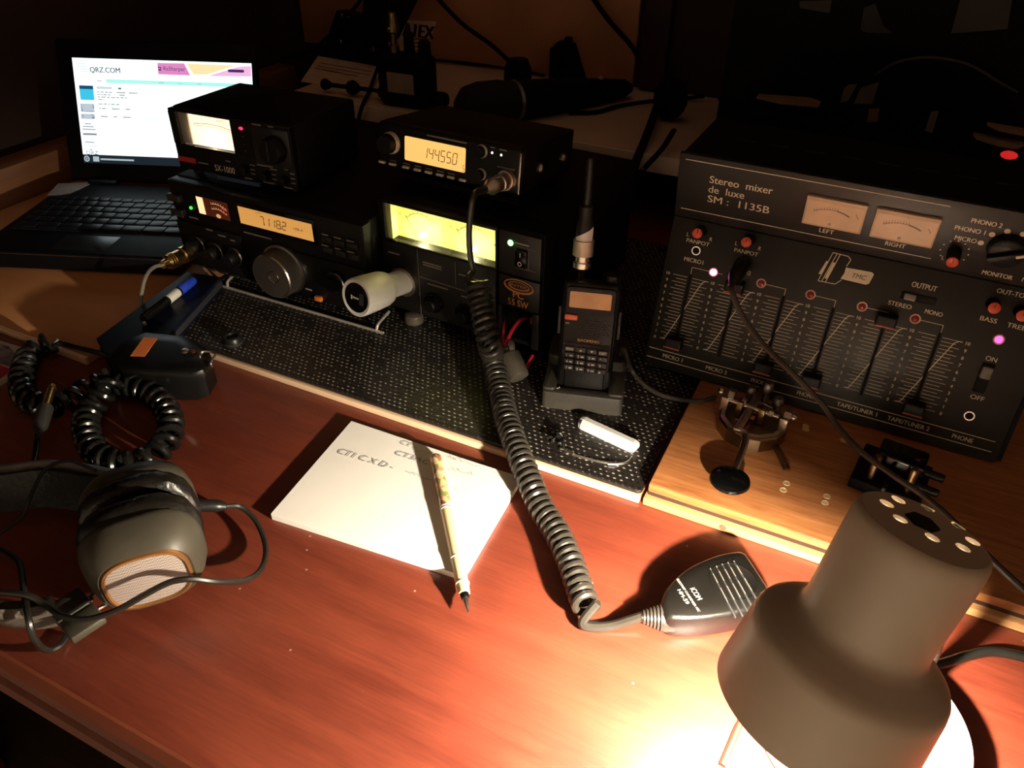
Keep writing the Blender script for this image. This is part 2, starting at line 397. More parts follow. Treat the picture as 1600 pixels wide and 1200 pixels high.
# S-meter
mb = MB(); mb.rect(.0365, .077, .0645, .083, F(y=-.0006)); sm = mb.build('meter_dial', mat('brown_meter_face', (.055, .014, .008), .5, emit=(.35, .06, .02), es=.12), hf)
mb = MB(); mb.rect(.0370, .0455, .0650, .0825, F(y=-.0009)); mb.build('lit_edge', mat('meter_lamp_glow', (.8, .6, .4), .5, emit=(1, .62, .32), es=1.3, var=0), sm)
mb = MB(); M_ = F(y=-.0010)
for j, (r_, c0, c1) in enumerate(((.030, 62, 104), (.025, 58, 108))):
    prev = None
    for i in range(13):
        q = math.radians(c1+(c0-c1)*i/12); p = (.062+r_*.85*math.cos(q), .0490+r_*math.sin(q))
        if prev: mb.line(prev, p, .0006, M_)
        if i % 2 == 0: mb.line(p, (p[0], p[1]+.002), .0005, M_)
        prev = p
mb.sphere((.062, -.0008, .0668), .0032, 10, (1, .15, .7)); mb.build('meter_scale', mat('meter_marks', (.7, .4, .2), .5, emit=(1, .5, .22), es=.55, var=0), sm)
mb = MB(); mb.line((.068, .0765), (.0755, .0745), .0014, M_); mb.line((.068, .0725), (.0745, .0705), .0012, M_); mb.build('red_zone', mat('red_zone', (.5, .03, .03), .5, emit=(.9, .08, .06), es=.35, var=0), sm)
mb = MB(); mb.sphere((.0262, -.0005, .0681), .0018, 10); mb.build('green_lamp', mat('green_led_dim', (.02, .3, .04), .3, emit=(.08, .8, .1), es=1.2), hf)
# push buttons at the left
for z in (.0765, .0615): 
    mb = MB(); mb.box(.0015, .0175, -.006, .002, z-.0035, z+.0035, .0012); mb.build('push_button', dkgry, hf)
# lower control strip
mb = MB(); mb.box(.003, .086, -.003, .002, .003, .052, .001); mb.build('control_strip', blk, hf); MB().box(.152, .2335, -.002, .002, .002, .050, .001).build('control_strip', blk, hf)
# concentric knobs
for u, v in ((303, 386), (331, 396), (361, 404)):
    x, z = loc(MHF, u, v, .012)
    mb = MB(); mb.lathe([(0, 0), (.0095, 0), (.0095, .006), (.0088, .007), (.0068, .007), (.0066, .015), (.0058, .016), (0, .016)], (x, -.002, z), (0, -1, 0), 24)
    kb = mb.build('knob', blk, hf)
    mb = MB(); mb.lathe([(.0097, .0052), (.0099, .0058), (.0094, .0064)], (x, -.002, z), (0, -1, 0), 24); mb.build('bright_rim', steel, kb)
# tuning dial
x, z = loc(MHF, 423.8, 433, .021)
mb = MB(); n = 90
prof = [(0, 0), (.0245, 0), (.0245, .004), (.0235, .0045)]
mb.lathe(prof+[(.0225, .005), (.0225, .020), (.0215, .0212), (.0205, .0215), (0, .0212)], (x, 0, z), (0, -1, 0), 48)
dl = mb.build('tuning_dial', mat('dial_grey', (.045, .037, .029), .5, bump=.1), hf)
mb = MB()
for i in range(n):
    q = 2*math.pi*i/n; c, s_ = math.cos(q), math.sin(q)
    mb.box(-.00035, .00035, -.0195, -.0055, .0222, .0230, M=Matrix.Translation((x, 0, z)) @ Matrix.Rotation(q, 4, 'Y'))
mb.build('ribs', mat('dial_rib', (.05, .042, .034), .4), dl)
mb = MB(); mb.lathe([(.0228, .0), (.0252, .001), (.0252, .0035), (.023, .0042)], (x, -.0005, z), (0, -1, 0), 48); mb.lathe([(.0207, .0214), (.0216, .0216), (.0224, .0203)], (x, 0, z), (0, -1, 0), 48); mb.build('bright_rim', steel, dl)
mb = MB(); mb.lathe([(.0062, .0212), (.0058, .0216), (.0050, .0196), (.0028, .0187), (0, .0184)], (x+.0035, -.0004, z+.001), (0, -1, 0), 24); mb.build('finger_dimple', mat('dimple', (.45, .4, .34), .2, 1), dl)
# right knob, orange button, keypad
x, z = loc(MHF, 521, 443, .010)
mb = MB(); mb.lathe([(0, 0), (.0095, 0), (.0095, .006), (.007, .007), (.0066, .013), (0, .0138)], (x, -.002, z), (0, -1, 0), 24); kb = mb.build('knob', blk, hf)
mb = MB(); mb.lathe([(.0096, .0052), (.0099, .0058), (.0094, .0064)], (x, -.002, z), (0, -1, 0), 24); mb.build('bright_rim', steel, kb)
mb = MB(); mb.box(.1705, .1785, -.0055, 0, .0035, .0085, .001); mb.build('orange_button', mat('orange_plastic', (.7, .2, .05), .4), hf)
for r_ in range(2):
    for c in range(3):
        mb = MB(); x0 = .188+c*.0142; z0 = .0715-r_*.0105; mb.box(x0, x0+.0115, -.003, .001, z0-.003, z0+.003, .0008); mb.build('key_button', dkgry, hf)
for i in range(7):
    mb = MB(); x0 = .0165+i*.0155; mb.box(x0, x0+.011, -.0045, .001, .0030, .0052, .0006); mb.build('slide_button', dkgry, hf)
mb = MB()
for x0, z0, w_ in ((.024, .0585, .012), (.043, .0495, .009), (.058, .0465, .010), (.0735, .0445, .006), (.094, .0575, .034), (.190, .0765, .007), (.2035, .0765, .008), (.2175, .0765, .008), (.188, .0655, .008), (.203, .0655, .006), (.2165, .0655, .008), (.160, .0125, .008), (.004, .0565, .012)):
    mb.rect(x0, x0+w_, z0, z0+.0016, F(y=-.0034))
mb.build('printed_lettering', print_d, hf)
# gold mic connector at the lower left with a thin grey cable
tip = Py(254, 414, .462); sock = MHF @ Vector((.012, -.002, .0185)); ax = (sock-tip).normalized()
pl = thing('gold_plug', 'gold metal plug with a grey lead in the left end of the wide radio', 'plug', Matrix.Translation(tip))
Lp = (sock-tip).length
MB().lathe([(0, 0), (.0040, 0), (.0046, .006), (.0072, .008), (.0072, .026), (.0086, .027), (.0086, Lp-.004), (.007, Lp-.001), (0, Lp-.001)], (0, 0, 0), ax, 24).build('plug_shell', brass, pl)
mb = MB()
for t in (.010, .013): mb.lathe([(.0073, t), (.0079, t+.0005), (.0079, t+.0015), (.0073, t+.002)], (0, 0, 0), ax, 24)
mb.build('knurl', brass, pl)
path = [tip-ax*.0, Py(240, 418, .45), Py(228, 432, .435), Py(221, 462, .425), Py(222, 490, .415), P(226, 506, .025)]
mb = MB(); mb.tube([p-tip for p in smooth_path(path, 6)], .0018, 8); mb.build('lead', mat('grey_lead', (.22, .2, .17), .4), pl)

# ------------------------------------------------------------------ SWR / power meter on top
MSX = pose(-.6162, .5196, .1175, .0623, -.03)
sx = thing('power_meter', 'small black wattmeter box with a bright white meter window on the wide radio', 'meter', MSX)
W, H, D = .1404, .0597, .1061
mb = MB(); mb.box(0, W, .006, D, 0, H, .003); mb.build('case', blkm, sx)
# front with a recessed window: frame of four bars
def frame(x0, x1, z0, z1, X0, X1, Z0, Z1, y0=0, y1=.008):
    m_ = MB(); m_.box(X0, X1, y0, y1, z1, Z1, .0008); m_.box(X0, X1, y0, y1, Z0, z0, .0008); m_.box(X0, x0, y0, y1, z0, z1); m_.box(x1, X1, y0, y1, z0, z1); return m_
frame(.009, .0728, .0255, .0562, .001, W-.001, .001, H-.001, 0, .0065).build('front_panel', blk, sx)
mb = MB(); mb.rect(.009, .0728, .0255, .0562, F(y=.0058)); mf = mb.build('meter_dial', mat('ivory_dial', (.80, .70, .52), .6, var=.03, emit=(1, .83, .58), es=1.5), sx)
mb = MB(); M_ = F(y=.0056); prev = None
for i in range(15):
    x0 = .024+.048*i/14; z0 = .0475-.0035*((i-6)/8)**2; p = (x0, z0)
    if prev: mb.line(prev, p, .0005, M_); mb.line((prev[0], prev[1]-.0022), (p[0], p[1]-.0022), .0003, M_)
    prev = p
mb.text('WATTS', .0022, F(.052, .0508, .0056)); mb.build('scale_print', print_d, mf)
mb = MB(); mb.box(.0095, .0205, .0035, .0057, .0262, .0555, .0004); mb.build('side_block', mat('grey_tint_strip', (.62, .54, .43), .5), mf)
mb = MB(); mb.box(.009, .0728, .0006, .0012, .0255, .0562); mb.build('window_pane', glass, sx)
lamp('window_lamp', Matrix.Translation((.045, .0030, .0300)), .03, (1, .82, .55), .002, sx)
mb = MB(); mb.sphere((.0849, 0, .0506), .0024, 10, (1, .6, .6)); mb.build('red_lamp', mat('red_led_on', (.4, .01, .02), .3, emit=(1, .02, .08), es=3), sx)
for z in (.0435, .0357, .0299):
    mb = MB(); mb.sphere((.0855, 0, z), .0013, 8, (1, .6, .8)); mb.build('unlit_lamp', mat('red_led_off', (.10, .012, .010), .25), sx)
mb = MB(); mb.box(.0965, .137, -.0008, .001, .0195, .055, .0006); mb.build('knob_plate', mat('plate_black', (.02, .02, .02), .3), sx)
mb = MB(); mb.lathe([(0, 0), (.0125, 0), (.0118, .010), (.0105, .0115), (0, .0115)], (.1215, -.0008, .037), (0, -1, 0), 28); kb = mb.build('range_knob', blk, sx)
mb = MB(); mb.box(.1205, .1225, -.0135, -.0118, .028, .047, .0004); mb.build('pointer_ridge', dkgry, kb)
for (x0, z0) in ((.0835, .0125), (.107, .0105), (.1275, .009)):
    mb = MB(); mb.lathe([(0, 0), (.0042, 0), (.0036, .007), (0, .0075)], (x0, 0, z0), (0, -1, 0), 16); kb = mb.build('toggle_knob', blk, sx)
    if x0 < .09: mb = MB(); mb.sphere((x0, -.0062, z0+.0025), .0016, 8, (1.6, .6, .7)); mb.build('bright_tip', steel, kb)
mb = MB(); mb.rect(.0015, .0232, .0085, .0135, F(y=-.0006)); mb.build('red_badge', redprint, sx)
mb = MB(); mb.text('SX-1000', .0062, F(.0452, .0052), width=.0235); mb.build('model_lettering', print_w, sx)
mb = MB()
for x0, z0, w_ in ((.0265, .0098, .012), (.0605, .0165, .006), (.099, .0560, .010), (.1165, .0562, .006), (.0885, .0170, .006), (.0885, .0125, .005), (.0885, .0085, .005), (.1115, .0165, .008), (.1125, .0115, .005), (.1125, .0070, .005), (.1335, .0155, .005), (.1335, .0110, .005), (.1335, .0065, .005), (.080, .0030, .009), (.1015, .0025, .013), (.1245, .0010, .010), (.097, .0185, .018), (.128, .0185, .004)):
    mb.rect(x0, x0+w_, z0, z0+.0013, F(y=-.0010))
mb.build('printed_lettering', print_d, sx)
for x0 in (.012, W-.012):
    for y0 in (.012, D-.012): MB().cyl((x0, y0, -.0052 if y0 < .05 else -.0022), (x0, y0, .001), .005, ch=.0006).build('rubber_foot', rub, sx)
mb = MB(); mb.box(.045, .095, .0, .004, -.0035, .0005); mb.build('blue_strip', mat('blue_tape', (.05, .08, .16), .4), sx)

# ------------------------------------------------------------------ power supply
MPS = pose(-.388, .5275, .0185, -.05, 0)
ps = thing('power_supply', 'black bench power supply with twin glowing yellow meters, badge and green lamp', 'power supply', MPS)
W, H, D = .1648, .1107, .205
# the bay at the lower right is open: body in two blocks
mb = MB(); mb.box(0, W, .030, D, 0, H, .002); mb.box(0, .1215, .006, .032, 0, .0725, .001); mb.box(.1215, W, .006, .032, .040, H, .001); mb.box(.158, W, .006, .032, 0, .041); mb.box(.1215, .16, .006, .032, 0, .004)
mb.box(0, .1215, .012, .032, .0725, H, .001); mb.build('case', blkm, ps)
# front skin: left control field, right plate; window frame on top left
mb = MB(); mb.box(.001, .1215, 0, .008, .002, .0705, .0008); mb.build('control_field', mat('charcoal_panel', (.009, .008, .007), .45, bump=.15, bscale=900), ps)
frame(.0062, .1212, .0722, .1070, .001, .1230, .0705, H-.0005, 0, .013).build('window_frame', blk, ps)
yel = mat('yellow_dial', (.88, .82, .28), .6, var=.03, emit=(.80, .74, .12), es=.45)
mb = MB(); mb.rect(.006, .1213, .072, .1072, F(y=.0118)); df = mb.build('meter_dial', yel, ps)
mb = MB(); M_ = F(y=.0114)
for cx in (.038, .092):
    for r_, th in ((.0300, .0005), (.0285, .0003)):
        prev = None
        for i in range(15):
            q = math.radians(128-76*i/14); p = (cx+r_*.78*math.cos(q), .0690+r_*math.sin(q))
            if prev: mb.line(prev, p, th, M_)
            if r_ > .029 and i % 2 == 0: mb.line(p, (p[0]+.0016*math.cos(q), p[1]+.002*math.sin(q)), .0004, M_)
            prev = p
    mb.text('V' if cx < .05 else 'A', .0028, F(cx+.021, .0865, .0114)); mb.text('0', .0022, F(cx-.0225, .0935, .0114))
mb.build('scale_print', mat('scale_olive', (.10, .09, .03), .6), df)
for cx in (.038, .092):
    mb = MB(); mb.line((cx, .0725), (cx-.016, .0945), .0005, F(y=.0110)); mb.build('needle', ink, df)
    lamp('meter_lamp', Matrix.Translation((cx+.002, .0085, .0795)), .15, (1, .95, .55), .002, ps)
mb = MB(); mb.box(.0062, .0125, .0030, .0118, .0722, .1070, .0006); mb.build('window_side', mat('clear_olive', (.45, .44, .18), .3), df)
mb = MB(); mb.box(.0062, .1212, .0010, .0018, .0722, .1070); mb.build('window_pane', glass, ps)
mb = MB(); mb.box(.1245, .1640, 0, .008, .0705, .1095, .0008); mb.build('switch_plate', mat('plate_dark', (.012, .0105, .009), .42), ps)
mb = MB(); mb.box(.1245, .1640, 0, .008, .0395, .0690, .0008); bp_ = mb.build('badge_plate', mat('plate_dark', (.012, .0105, .009), .42), ps)
mb = MB(); mb.box(.1245, .1275, 0, .008, .002, .0385); mb.build('bay_frame', mat('plate_dark', (.012, .0105, .009), .42), ps); MB().box(.1575, .1640, 0, .008, .002, .0385, .0006).build('bay_frame', mat('plate_dark', (.012, .0105, .009), .42), ps)
mb = MB(); mb.sphere((.1357, 0, .1000), .0026, 14, (1, .7, 1)); mb.build('green_lamp', mat('green_led_on', (.05, .5, .06), .3, emit=(.12, 1, .12), es=9), ps)
mb = MB(); mb.box(.1410, .1520, -.0030, .001, .0805, .0965, .001); sw = mb.build('rocker_switch', blkg, ps)
mb = MB(); mb.rect(.1462, .1468, .0905, .0945, F(y=-.0034)); prev = None
for i in range(13):
    q = 2*math.pi*i/12; p = (.1462+.0016*math.cos(q), .0845+.0018*math.sin(q))
    if prev: mb.line(prev, p, .0005, F(y=-.0034))
    prev = p
mb.build('switch_marks', print_w, sw)
mb = MB(); mb.rect(.1400, .1530, .1005, .1020, F()); mb.line((.1395, .0985), (.1600, .0985), .0004, F()); mb.line((.1530, .0985), (.1530, .079), .0004, F()); mb.line((.1395, .079), (.1600, .079), .0004, F()); mb.build('printed_lettering', print_d, ps)
org = mat('orange_print', (.62, .25, .07), .5)
mb = MB(); M_ = F(y=-.0004)
for (rx, rz, th, cz) in ((.0138, .0060, .0011, .0615), (.0098, .0036, .0007, .0618)):
    prev = None
    for i in range(33):
        q = 2*math.pi*i/32; p = (.1443+rx*math.cos(q), cz+rz*math.sin(q))
        if prev: mb.line(prev, p, th*(1.5 if math.sin(q) < 0 else .8), M_)
        prev = p
mb.text('INTEK', .0024, F(.1443, .0608, -.0005), 'CENTER', width=.0165)
mb.text('PC', .0062, F(.1440, .0500, -.0004), 'CENTER', bold=.01, width=.010); mb.text('55 SW', .0064, F(.1440, .0420, -.0004), 'CENTER', width=.0195, bold=.01)
mb.build('badge_print', org, bp_)
mb = MB()
for x0, z0, w_ in ((.0075, .0590, .013), (.046, .0585, .020), (.046, .0560, .020), (.084, .0565, .010), (.100, .0560, .012), (.050, .0375, .022), (.086, .0350, .018)): mb.rect(x0, x0+w_, z0, z0+.0014, F())
mb.line((.0405, .003), (.0405, .070), .0005, F()); mb.line((.0805, .045), (.0805, .068), .0005, F()); mb.line((.0415, .043), (.1205, .041), .0008, F()); mb.build('panel_lines', print_d, ps)
for x0, z0 in ((.056, .020), (.090, .018)):
    mb = MB(); mb.lathe([(0, .003), (.0075, .003), (.0085, 0), (.0095, -.003), (.0105, 0)], (x0, 0, z0), (0, 1, 0), 24)
    mb.lathe([(0, 0), (.0070, 0), (.0060, .009), (.005, .010), (0, .010)], (x0, 0, z0), (0, -1, 0), 24); mb.build('binding_post', blk, ps)
for x0 in (.030, .130):
    for y0 in (.018, .17):
        mb = MB(); mb.lathe([(0, 0), (.0088, 0), (.0095, .002), (.0085, .0085), (.006, .0100), (0, .0100)], (x0, y0-.016 if y0 < .1 else y0, -.0096), (0, 0, 1), 24); mb.build('rubber_foot', mat('foot_grey', (.09, .075, .055), .4), ps)
# lighter socket ring
nk = MPS @ Vector((.0235, -.001, .0335)); fc = Py(556, 465.5, .464); ax = (fc-nk).normalized()
mb = MB(); mb.lathe([(.0115, 0), (.0145, 0), (.0145, .0035), (.0115, .0035), (.0115, 0)], (.0235, 0, .0335), (0, -1, 0), 32); mb.build('socket_ring', steel, ps)

cc = thing('car_charger', 'white round car phone charger plugged into the power supply socket', 'charger', Matrix.Translation(nk))
Lc = (fc-nk).length
mb = MB(); mb.lathe([(0, -.004), (.0108, -.004), (.0114, .0), (.0114, Lc*.30), (.0120, Lc*.36), (.0150, Lc*.42), (.0164, Lc*.50), (.0172, Lc*.75), (.0174, Lc-.003), (.0172, Lc-.0008), (.0160, Lc), (.0136, Lc-.0008), (0, Lc-.0008)], (0, 0, 0), ax, 40); mb.build('charger_shell', whitep, cc)
mb = MB(); mb.lathe([(.0135, Lc-.0012), (.0135, Lc-.0004), (0, Lc-.0004)], (0, 0, 0), ax, 40); fcp = mb.build('charger_face', blkg, cc)
u_ = Vector((1, 0, 0)); u_ = (u_-ax*u_.dot(ax)).normalized(); v_ = ax.cross(u_)*-1
if v_.z < 0: v_ = -v_
Mf = Matrix(((u_.x, v_.x, ax.x, ax.x*(Lc+.0001)), (u_.y, v_.y, ax.y, ax.y*(Lc+.0001)), (u_.z, v_.z, ax.z, ax.z*(Lc+.0001)), (0, 0, 0, 1)))
mb = MB(); mb.rect(-.0058, -.0042, -.0022, .0016, Mf); [mb.rect(-.0036+i*.0012, -.0028+i*.0012, -.0010, .0006+.0004*(i==1), Mf) for i in range(6)]; mb.build('face_print', print_w, fcp)
mb = MB(); mb.box(.004, .0085, -.0052, .0052, -.0002, .0003, M=Mf); mb.build('usb_slot', ink, fcp)

# ------------------------------------------------------------------ compact VHF radio
MVH = pose(-.4019, .5542, .148, -.0485, -.1168)
vh = thing('mobile_radio', 'compact black mobile radio with amber 144.550 display on the power supply', 'radio', MVH)
W, H, D = .1437, .038, .1021
mb = MB(); mb.box(0, W, .008, D, 0, H, .0015)
for i in range(7): mb.box(.012+i*.018, .022+i*.018, D-.004, D+.004, .003, H-.002)
mb.build('case', blkm, vh)
mb = MB(); mb.box(.0002, W-.0002, 0, .012, .0, H, .0028, 3); mb.build('front_panel', blk, vh)
mb = MB(); mb.prism(rrect(.0285, .0932, .0083, .0318, .002), 0, .0008, F(y=-.0002)); mb.build('display_bezel', blkg, vh)
amb2 = mat('bright_amber_lcd', (.85, .5, .14), .5, var=.04, emit=(1, .56, .16), es=.95)
ds = MB().flat(rrect(.0298, .0919, .0096, .0303, .0015), F(y=-.0014)).build('display_screen', amb2, vh)
mb = MB(); seg7(mb, '144.550', .0490, .0150, .0040, .0092, .0007, F(y=-.0017), .0020); seg7(mb, '5', .0893, .0108, .0016, .0050, .0004, F(y=-.0017), .001); mb.build('digits', ink, ds)
for nm, (x0, z0), r_, h_ in (('volume_dial', loc(MVH, 601, 226, .010), .0085, .012), ('knob', loc(MVH, 748, 238, .005), .0050, .006), ('knob', loc(MVH, 747, 274, .005), .0045, .006)):
    mb = MB(); mb.lathe([(0, 0), (r_, 0), (r_*.95, h_-.001), (r_*.85, h_), (0, h_)], (x0, 0, z0), (0, -1, 0), 28); kb = mb.build(nm, blk, vh)
    mb = MB(); mb.lathe([(r_*1.0, h_*.35), (r_*1.13, h_*.1), (r_*1.13, -.0004)], (x0, -.0006, z0), (0, -1, 0), 28); mb.build('bright_rim', mat('rim_glow_paint', (.7, .62, .52), .3), kb)  # pale paint stands in for lamp glow reflected by the chrome rim
for (x0, z0) in ((.1164, .0307), (.1250, .0304)):
    mb = MB(); mb.sphere((x0, 0, z0), .0011, 8); mb.build('indicator_lamp', mat('white_led', (.5, .5, .5), .3, emit=(.9, .9, 1), es=1.5), vh)
for i, x0 in enumerate((.0049, .0165, .0310, .0430, .0547, .0665, .0777, .0897)):
    mb = MB(); mb.box(x0-.0034, x0+.0034, -.0025, .001, .0020, .0042, .0006); mb.build('push_button', mat('button_pale', (.60, .55, .46), .4), vh)
mb = MB(); mb.rect(.052, .092, .0335, .0348, F()); mb.rect(.1145, .119, .0345, .0356, F()); mb.rect(.123, .130, .0340, .0352, F()); mb.rect(.122, .1385, .0200, .0212, F())
for x0 in (.0165, .031, .043, .0547, .0665, .0777): mb.rect(x0-.0035, x0+.0035, .0056, .0064, F())
mb.build('printed_lettering', print_d, vh)
mb = MB(); mb.box(W-.0016, W+.0004, -.0008, .006, .001, H-.003, .0006); mb.build('edge_trim', steel, vh)
for y0, z0 in ((.035, .0165), (.080, .0165)):
    mb = MB(); mb.lathe([(0, .004), (.003, .004), (.005, .002), (.005, 0), (0, 0)], (W, y0, z0), (1, 0, 0), 16); mb.build('thumb_screw', steel, vh)
# cradle between radio and power supply, in the radio's frame
mb = MB(); zb = -.0195
mb.box(.010, W-.010, .020, .085, -.0182, -.0125, M=Matrix.Rotation(.1168, 4, 'X')); mb.box(.012, .016, .03, .07, -.0070, .001); mb.box(W-.016, W-.012, .03, .07, -.0070, .001); mb.build('mounting_bracket', blkm, vh)
# mic socket
mx, mz = loc(MVH, 790, 282, .004)
mb = MB(); mb.lathe([(.0062, .006), (.0080, .006), (.0085, .004), (.0085, 0)], (mx, 0, mz), (0, -1, 0), 28); mb.build('mic_socket', mat('satin_nickel', (.72, .62, .52), .38, 1), vh)

# ------------------------------------------------------------------ speaker microphone with coiled cord
s0 = MVH @ Vector((mx, -.004, mz)); tipd = (Py(758, 296, s0.y-.026)-s0)
mc = thing('hand_microphone', 'black hand microphone lying on the desk with a long coiled grey cord', 'microphone', T(-.02, .33, 0))
O = Vector((-.02, .33, 0))
Lp = tipd.length
mb = MB(); mb.lathe([(0, 0), (.0060, 0), (.0072, .001), (.0072, .008), (.0062, .0085), (.0062, Lp*.5), (.0068, Lp*.5+.0005), (.0068, Lp*.72), (.0042, Lp*.86), (.0034, Lp), (0, Lp)], s0-O, tipd, 28); mb.build('cord_plug', mat('satin_nickel', (.72, .62, .52), .38, 1), mc)
st = s0+tipd
lead = smooth_path([st, Py(742, 303, .500), Py(736, 325, .495), Py(733, 365, .497), Py(735, 400, .499), Py(739, 424, .500)], 6)
coil_path = smooth_path([Py(745, 438, .495), Py(753, 480, .485), Py(763, 530, .470), P(771, 563, .030), P(781, 610, .0215), P(792, 655, .0205), P(808, 702, .0195), P(828, 752, .0165), P(846, 794, .0125), P(868, 828, .0115), P(889, 872, .0115), P(904, 915, .0115), P(917, 950, .0115)], 8)
cp = coil_pts(coil_path, lambda t: .0068+.0015*(1-t), .0061, 16)
tail = smooth_path([cp[-1], P(910, 972, .006), P(925, 980, .0035), P(955, 978, .0035), P(985, 969, .008), P(1004, 963, .011)], 6)
mb = MB(); mb.tube([p-O for p in smooth_path([lead[-1], (lead[-1]+cp[0])/2+Vector((0, -.002, .001)), cp[0]], 4)], .0026, 8); mb.tube([p-O for p in lead], [.0034]*4+[.0026]*(len(lead)-4), 8); mb.tube([p-O for p in cp], .0025, 8); mb.tube([p-O for p in tail], .0030, 8)
mb.build('coiled_cord', cordm, mc)
# mic body: outline on the top face seen in plan
ol = [P(u, v, .022)-O for u, v in ((1034, 940), (1040, 920), (1060, 897), (1085, 880), (1122, 865), (1152, 859.5), (1163, 861), (1170, 868), (1190, 898), (1209, 928), (1211, 936), (1205, 943), (1170, 953), (1135, 960), (1090, 966), (1050, 965), (1038, 956))]
poly = smooth_path([(p.x, p.y, 0) for p in ol]+[(ol[0].x, ol[0].y, 0)], 3)[:-1]
c0 = sum((Vector((p.x, p.y, 0)) for p in poly), Vector())/len(poly)
def ring(sc, z, dz=None): return [Vector((c0.x+(p.x-c0.x)*sc, c0.y+(p.y-c0.y)*sc, z)) for p in poly]
rings = [ring(.80, .0005), ring(.93, .002), ring(.995, .007), ring(1.02, .0125), ring(1.02, .0145), ring(1.00, .0190), ring(.97, .0210), ring(.90, .0222), ring(.6, .0228), ring(.25, .0230)]
k = len(poly); vs_ = [p for r_ in rings for p in r_]; fs_ = []
for i in range(len(rings)-1):
    for j in range(k): fs_.append([i*k+j, i*k+(j+1) % k, (i+1)*k+(j+1) % k, (i+1)*k+j])
fs_.append(list(range(k))[::-1]); fs_.append([(len(rings)-1)*k+j for j in range(k)])
mb = MB(); mb.add(vs_, fs_, None, True); body = mb.build('microphone_body', mat('mic_shell', (.0055, .0048, .004), .30, bump=.15, bscale=1500), mc)
aA = (P(1040, 948, .022)-O); aB = (P(1188, 900, .022)-O); dA = (aB-aA); dA.z = 0; dA.normalize(); lA = Vector((-dA.y, dA.x, 0))
# strain relief
base = aA.copy(); base.z = .0115; mb = MB(); back = (P(1000, 964, .011)-O)-base; bl = back.length; bd = back.normalized()
prof = [(.0085, -.006), (.0085, .001)]
for i in range(6):
    t = .001+i*(bl-.002)/6; r_ = .0082-.0046*i/6; prof += [(r_, t), (r_, t+bl/6*.55), (r_*.72, t+bl/6*.6), (r_*.72, t+bl/6*.95)]
mb.lathe(prof+[(0, bl)], base, bd, 20); mb.build('strain_relief', mat('relief_grey', (.030, .026, .021), .35), mc)
def Mt(o, zz): return Matrix(((dA.x, lA.x, 0, o.x), (dA.y, lA.y, 0, o.y), (0, 0, 1, zz), (0, 0, 0, 1)))
Mp = Mt(aA, .02295)
tx = lambda u, v: (Mp.inverted() @ (P(u, v, .0226)-O)).xy
mb = MB(); mb.lathe([(.0150, .0002), (.0142, .0005), (.0135, .0001), (0, 0)], (c0.x+dA.x*.009, c0.y+dA.y*.009, .0227), (0, 0, 1), 40); mb.build('round_recess', mat('recess_black', (.0045, .004, .0035), .3), mc)
slotm = mat('slot_highlight', (.16, .13, .10), .35)  # pale colour for highlights painted as dashes along the slots
for i, ((a1, a2), (b1, b2)) in enumerate([((1109, 889.5), (1149, 966)), ((1118.5, 886), (1160, 964)), ((1127.5, 882.5), (1169, 959)), ((1136.5, 880), (1177, 953)), ((1146, 878), (1187, 946))]):
    A = tx(a1, a2); B = tx(b1, b2); mb = MB(); d_ = (B-A)
    mb.box(0, d_.length, -.0004, .0004, -.0006, .0009, .0002, M=Mp @ Matrix.Translation((A.x, A.y, 0)) @ Matrix.Rotation(math.atan2(d_.y, d_.x), 4, 'Z')); mb.build('sound_slot', ink, mc)
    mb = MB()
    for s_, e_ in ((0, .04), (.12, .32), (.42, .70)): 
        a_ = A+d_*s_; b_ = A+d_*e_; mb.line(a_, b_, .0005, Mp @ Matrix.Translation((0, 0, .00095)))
    mb.build('slot_highlight', slotm, mc)
def mic_text(body, u0, v0, u1, v1, size, bold=0):
    a_ = P(u0, v0, .0231)-O; b_ = P(u1, v1, .0231)-O; d_ = b_-a_; rz = math.atan2(d_.y, d_.x)
    return Matrix.Translation((a_.x, a_.y, .0231)) @ Matrix.Rotation(rz, 4, 'Z'), d_.xy.length
mb = MB()
for body_, q, sz, bo in (('iCOM', (1078, 920, 1090, 938), .0036, .0), ('ELECTRET CONDENSER MIC', (1057, 905, 1091, 956), .0015, -.01), ('HM-59', (1058, 922, 1072, 944), .0026, -.005)):
    Mx, wd = mic_text(body_, *q, sz); mb.text(body_, sz, Mx, width=wd, bold=bo)
mb.build('printed_lettering', print_w, mc)

# ------------------------------------------------------------------ red leads, ferrite sleeve
fr = thing('ferrite_sleeve', 'grey cylindrical ferrite sleeve beside the coiled cord in front of the power supply', 'ferrite', Matrix.Translation(P(795, 560, .030)))
a_ = Py(795, 553, .487)-P(795, 560, .030); b_ = P(812, 592, .020)-P(795, 560, .030); d_ = (b_-a_).normalized(); l_ = (b_-a_).length
MB().lathe([(0, 0), (.007, 0), (.0088, .001), (.0092, .003), (.0092, l_-.003), (.0086, l_-.001), (.006, l_), (0, l_)], a_, d_, 24).build('sleeve', mat('ferrite_grey', (.07, .06, .046), .42), fr)
MB().box(-.0012, .0012, -.0104, -.0088, .004, l_-.004, .0004, M=Matrix.Translation(a_) @ d_.to_track_quat('Z', 'Y').to_matrix().to_4x4()).build('clasp', dkgry, fr)
rw = thing('red_lead', 'bright red wires in the open bay at the lower right of the power supply', 'wire', MPS @ Matrix.Translation((.145, .012, .02)))
redm = mat('red_insulation', (.70, .02, .05), .35); Oi = (MPS @ Matrix.Translation((.145, .012, .02))).inverted()
mb = MB(); W2 = lambda u, v, y: Oi @ Py(u, v, y)
mb.tube(smooth_path([W2(822, 497, .535), W2(812, 501, .522), W2(801, 515, .514), W2(792, 534, .508), W2(789, 541, .505)], 6), .0016, 8); mb.tube(smooth_path([W2(789, 541, .505), W2(786, 525, .512), W2(789, 498, .530)], 6), .0011, 8)
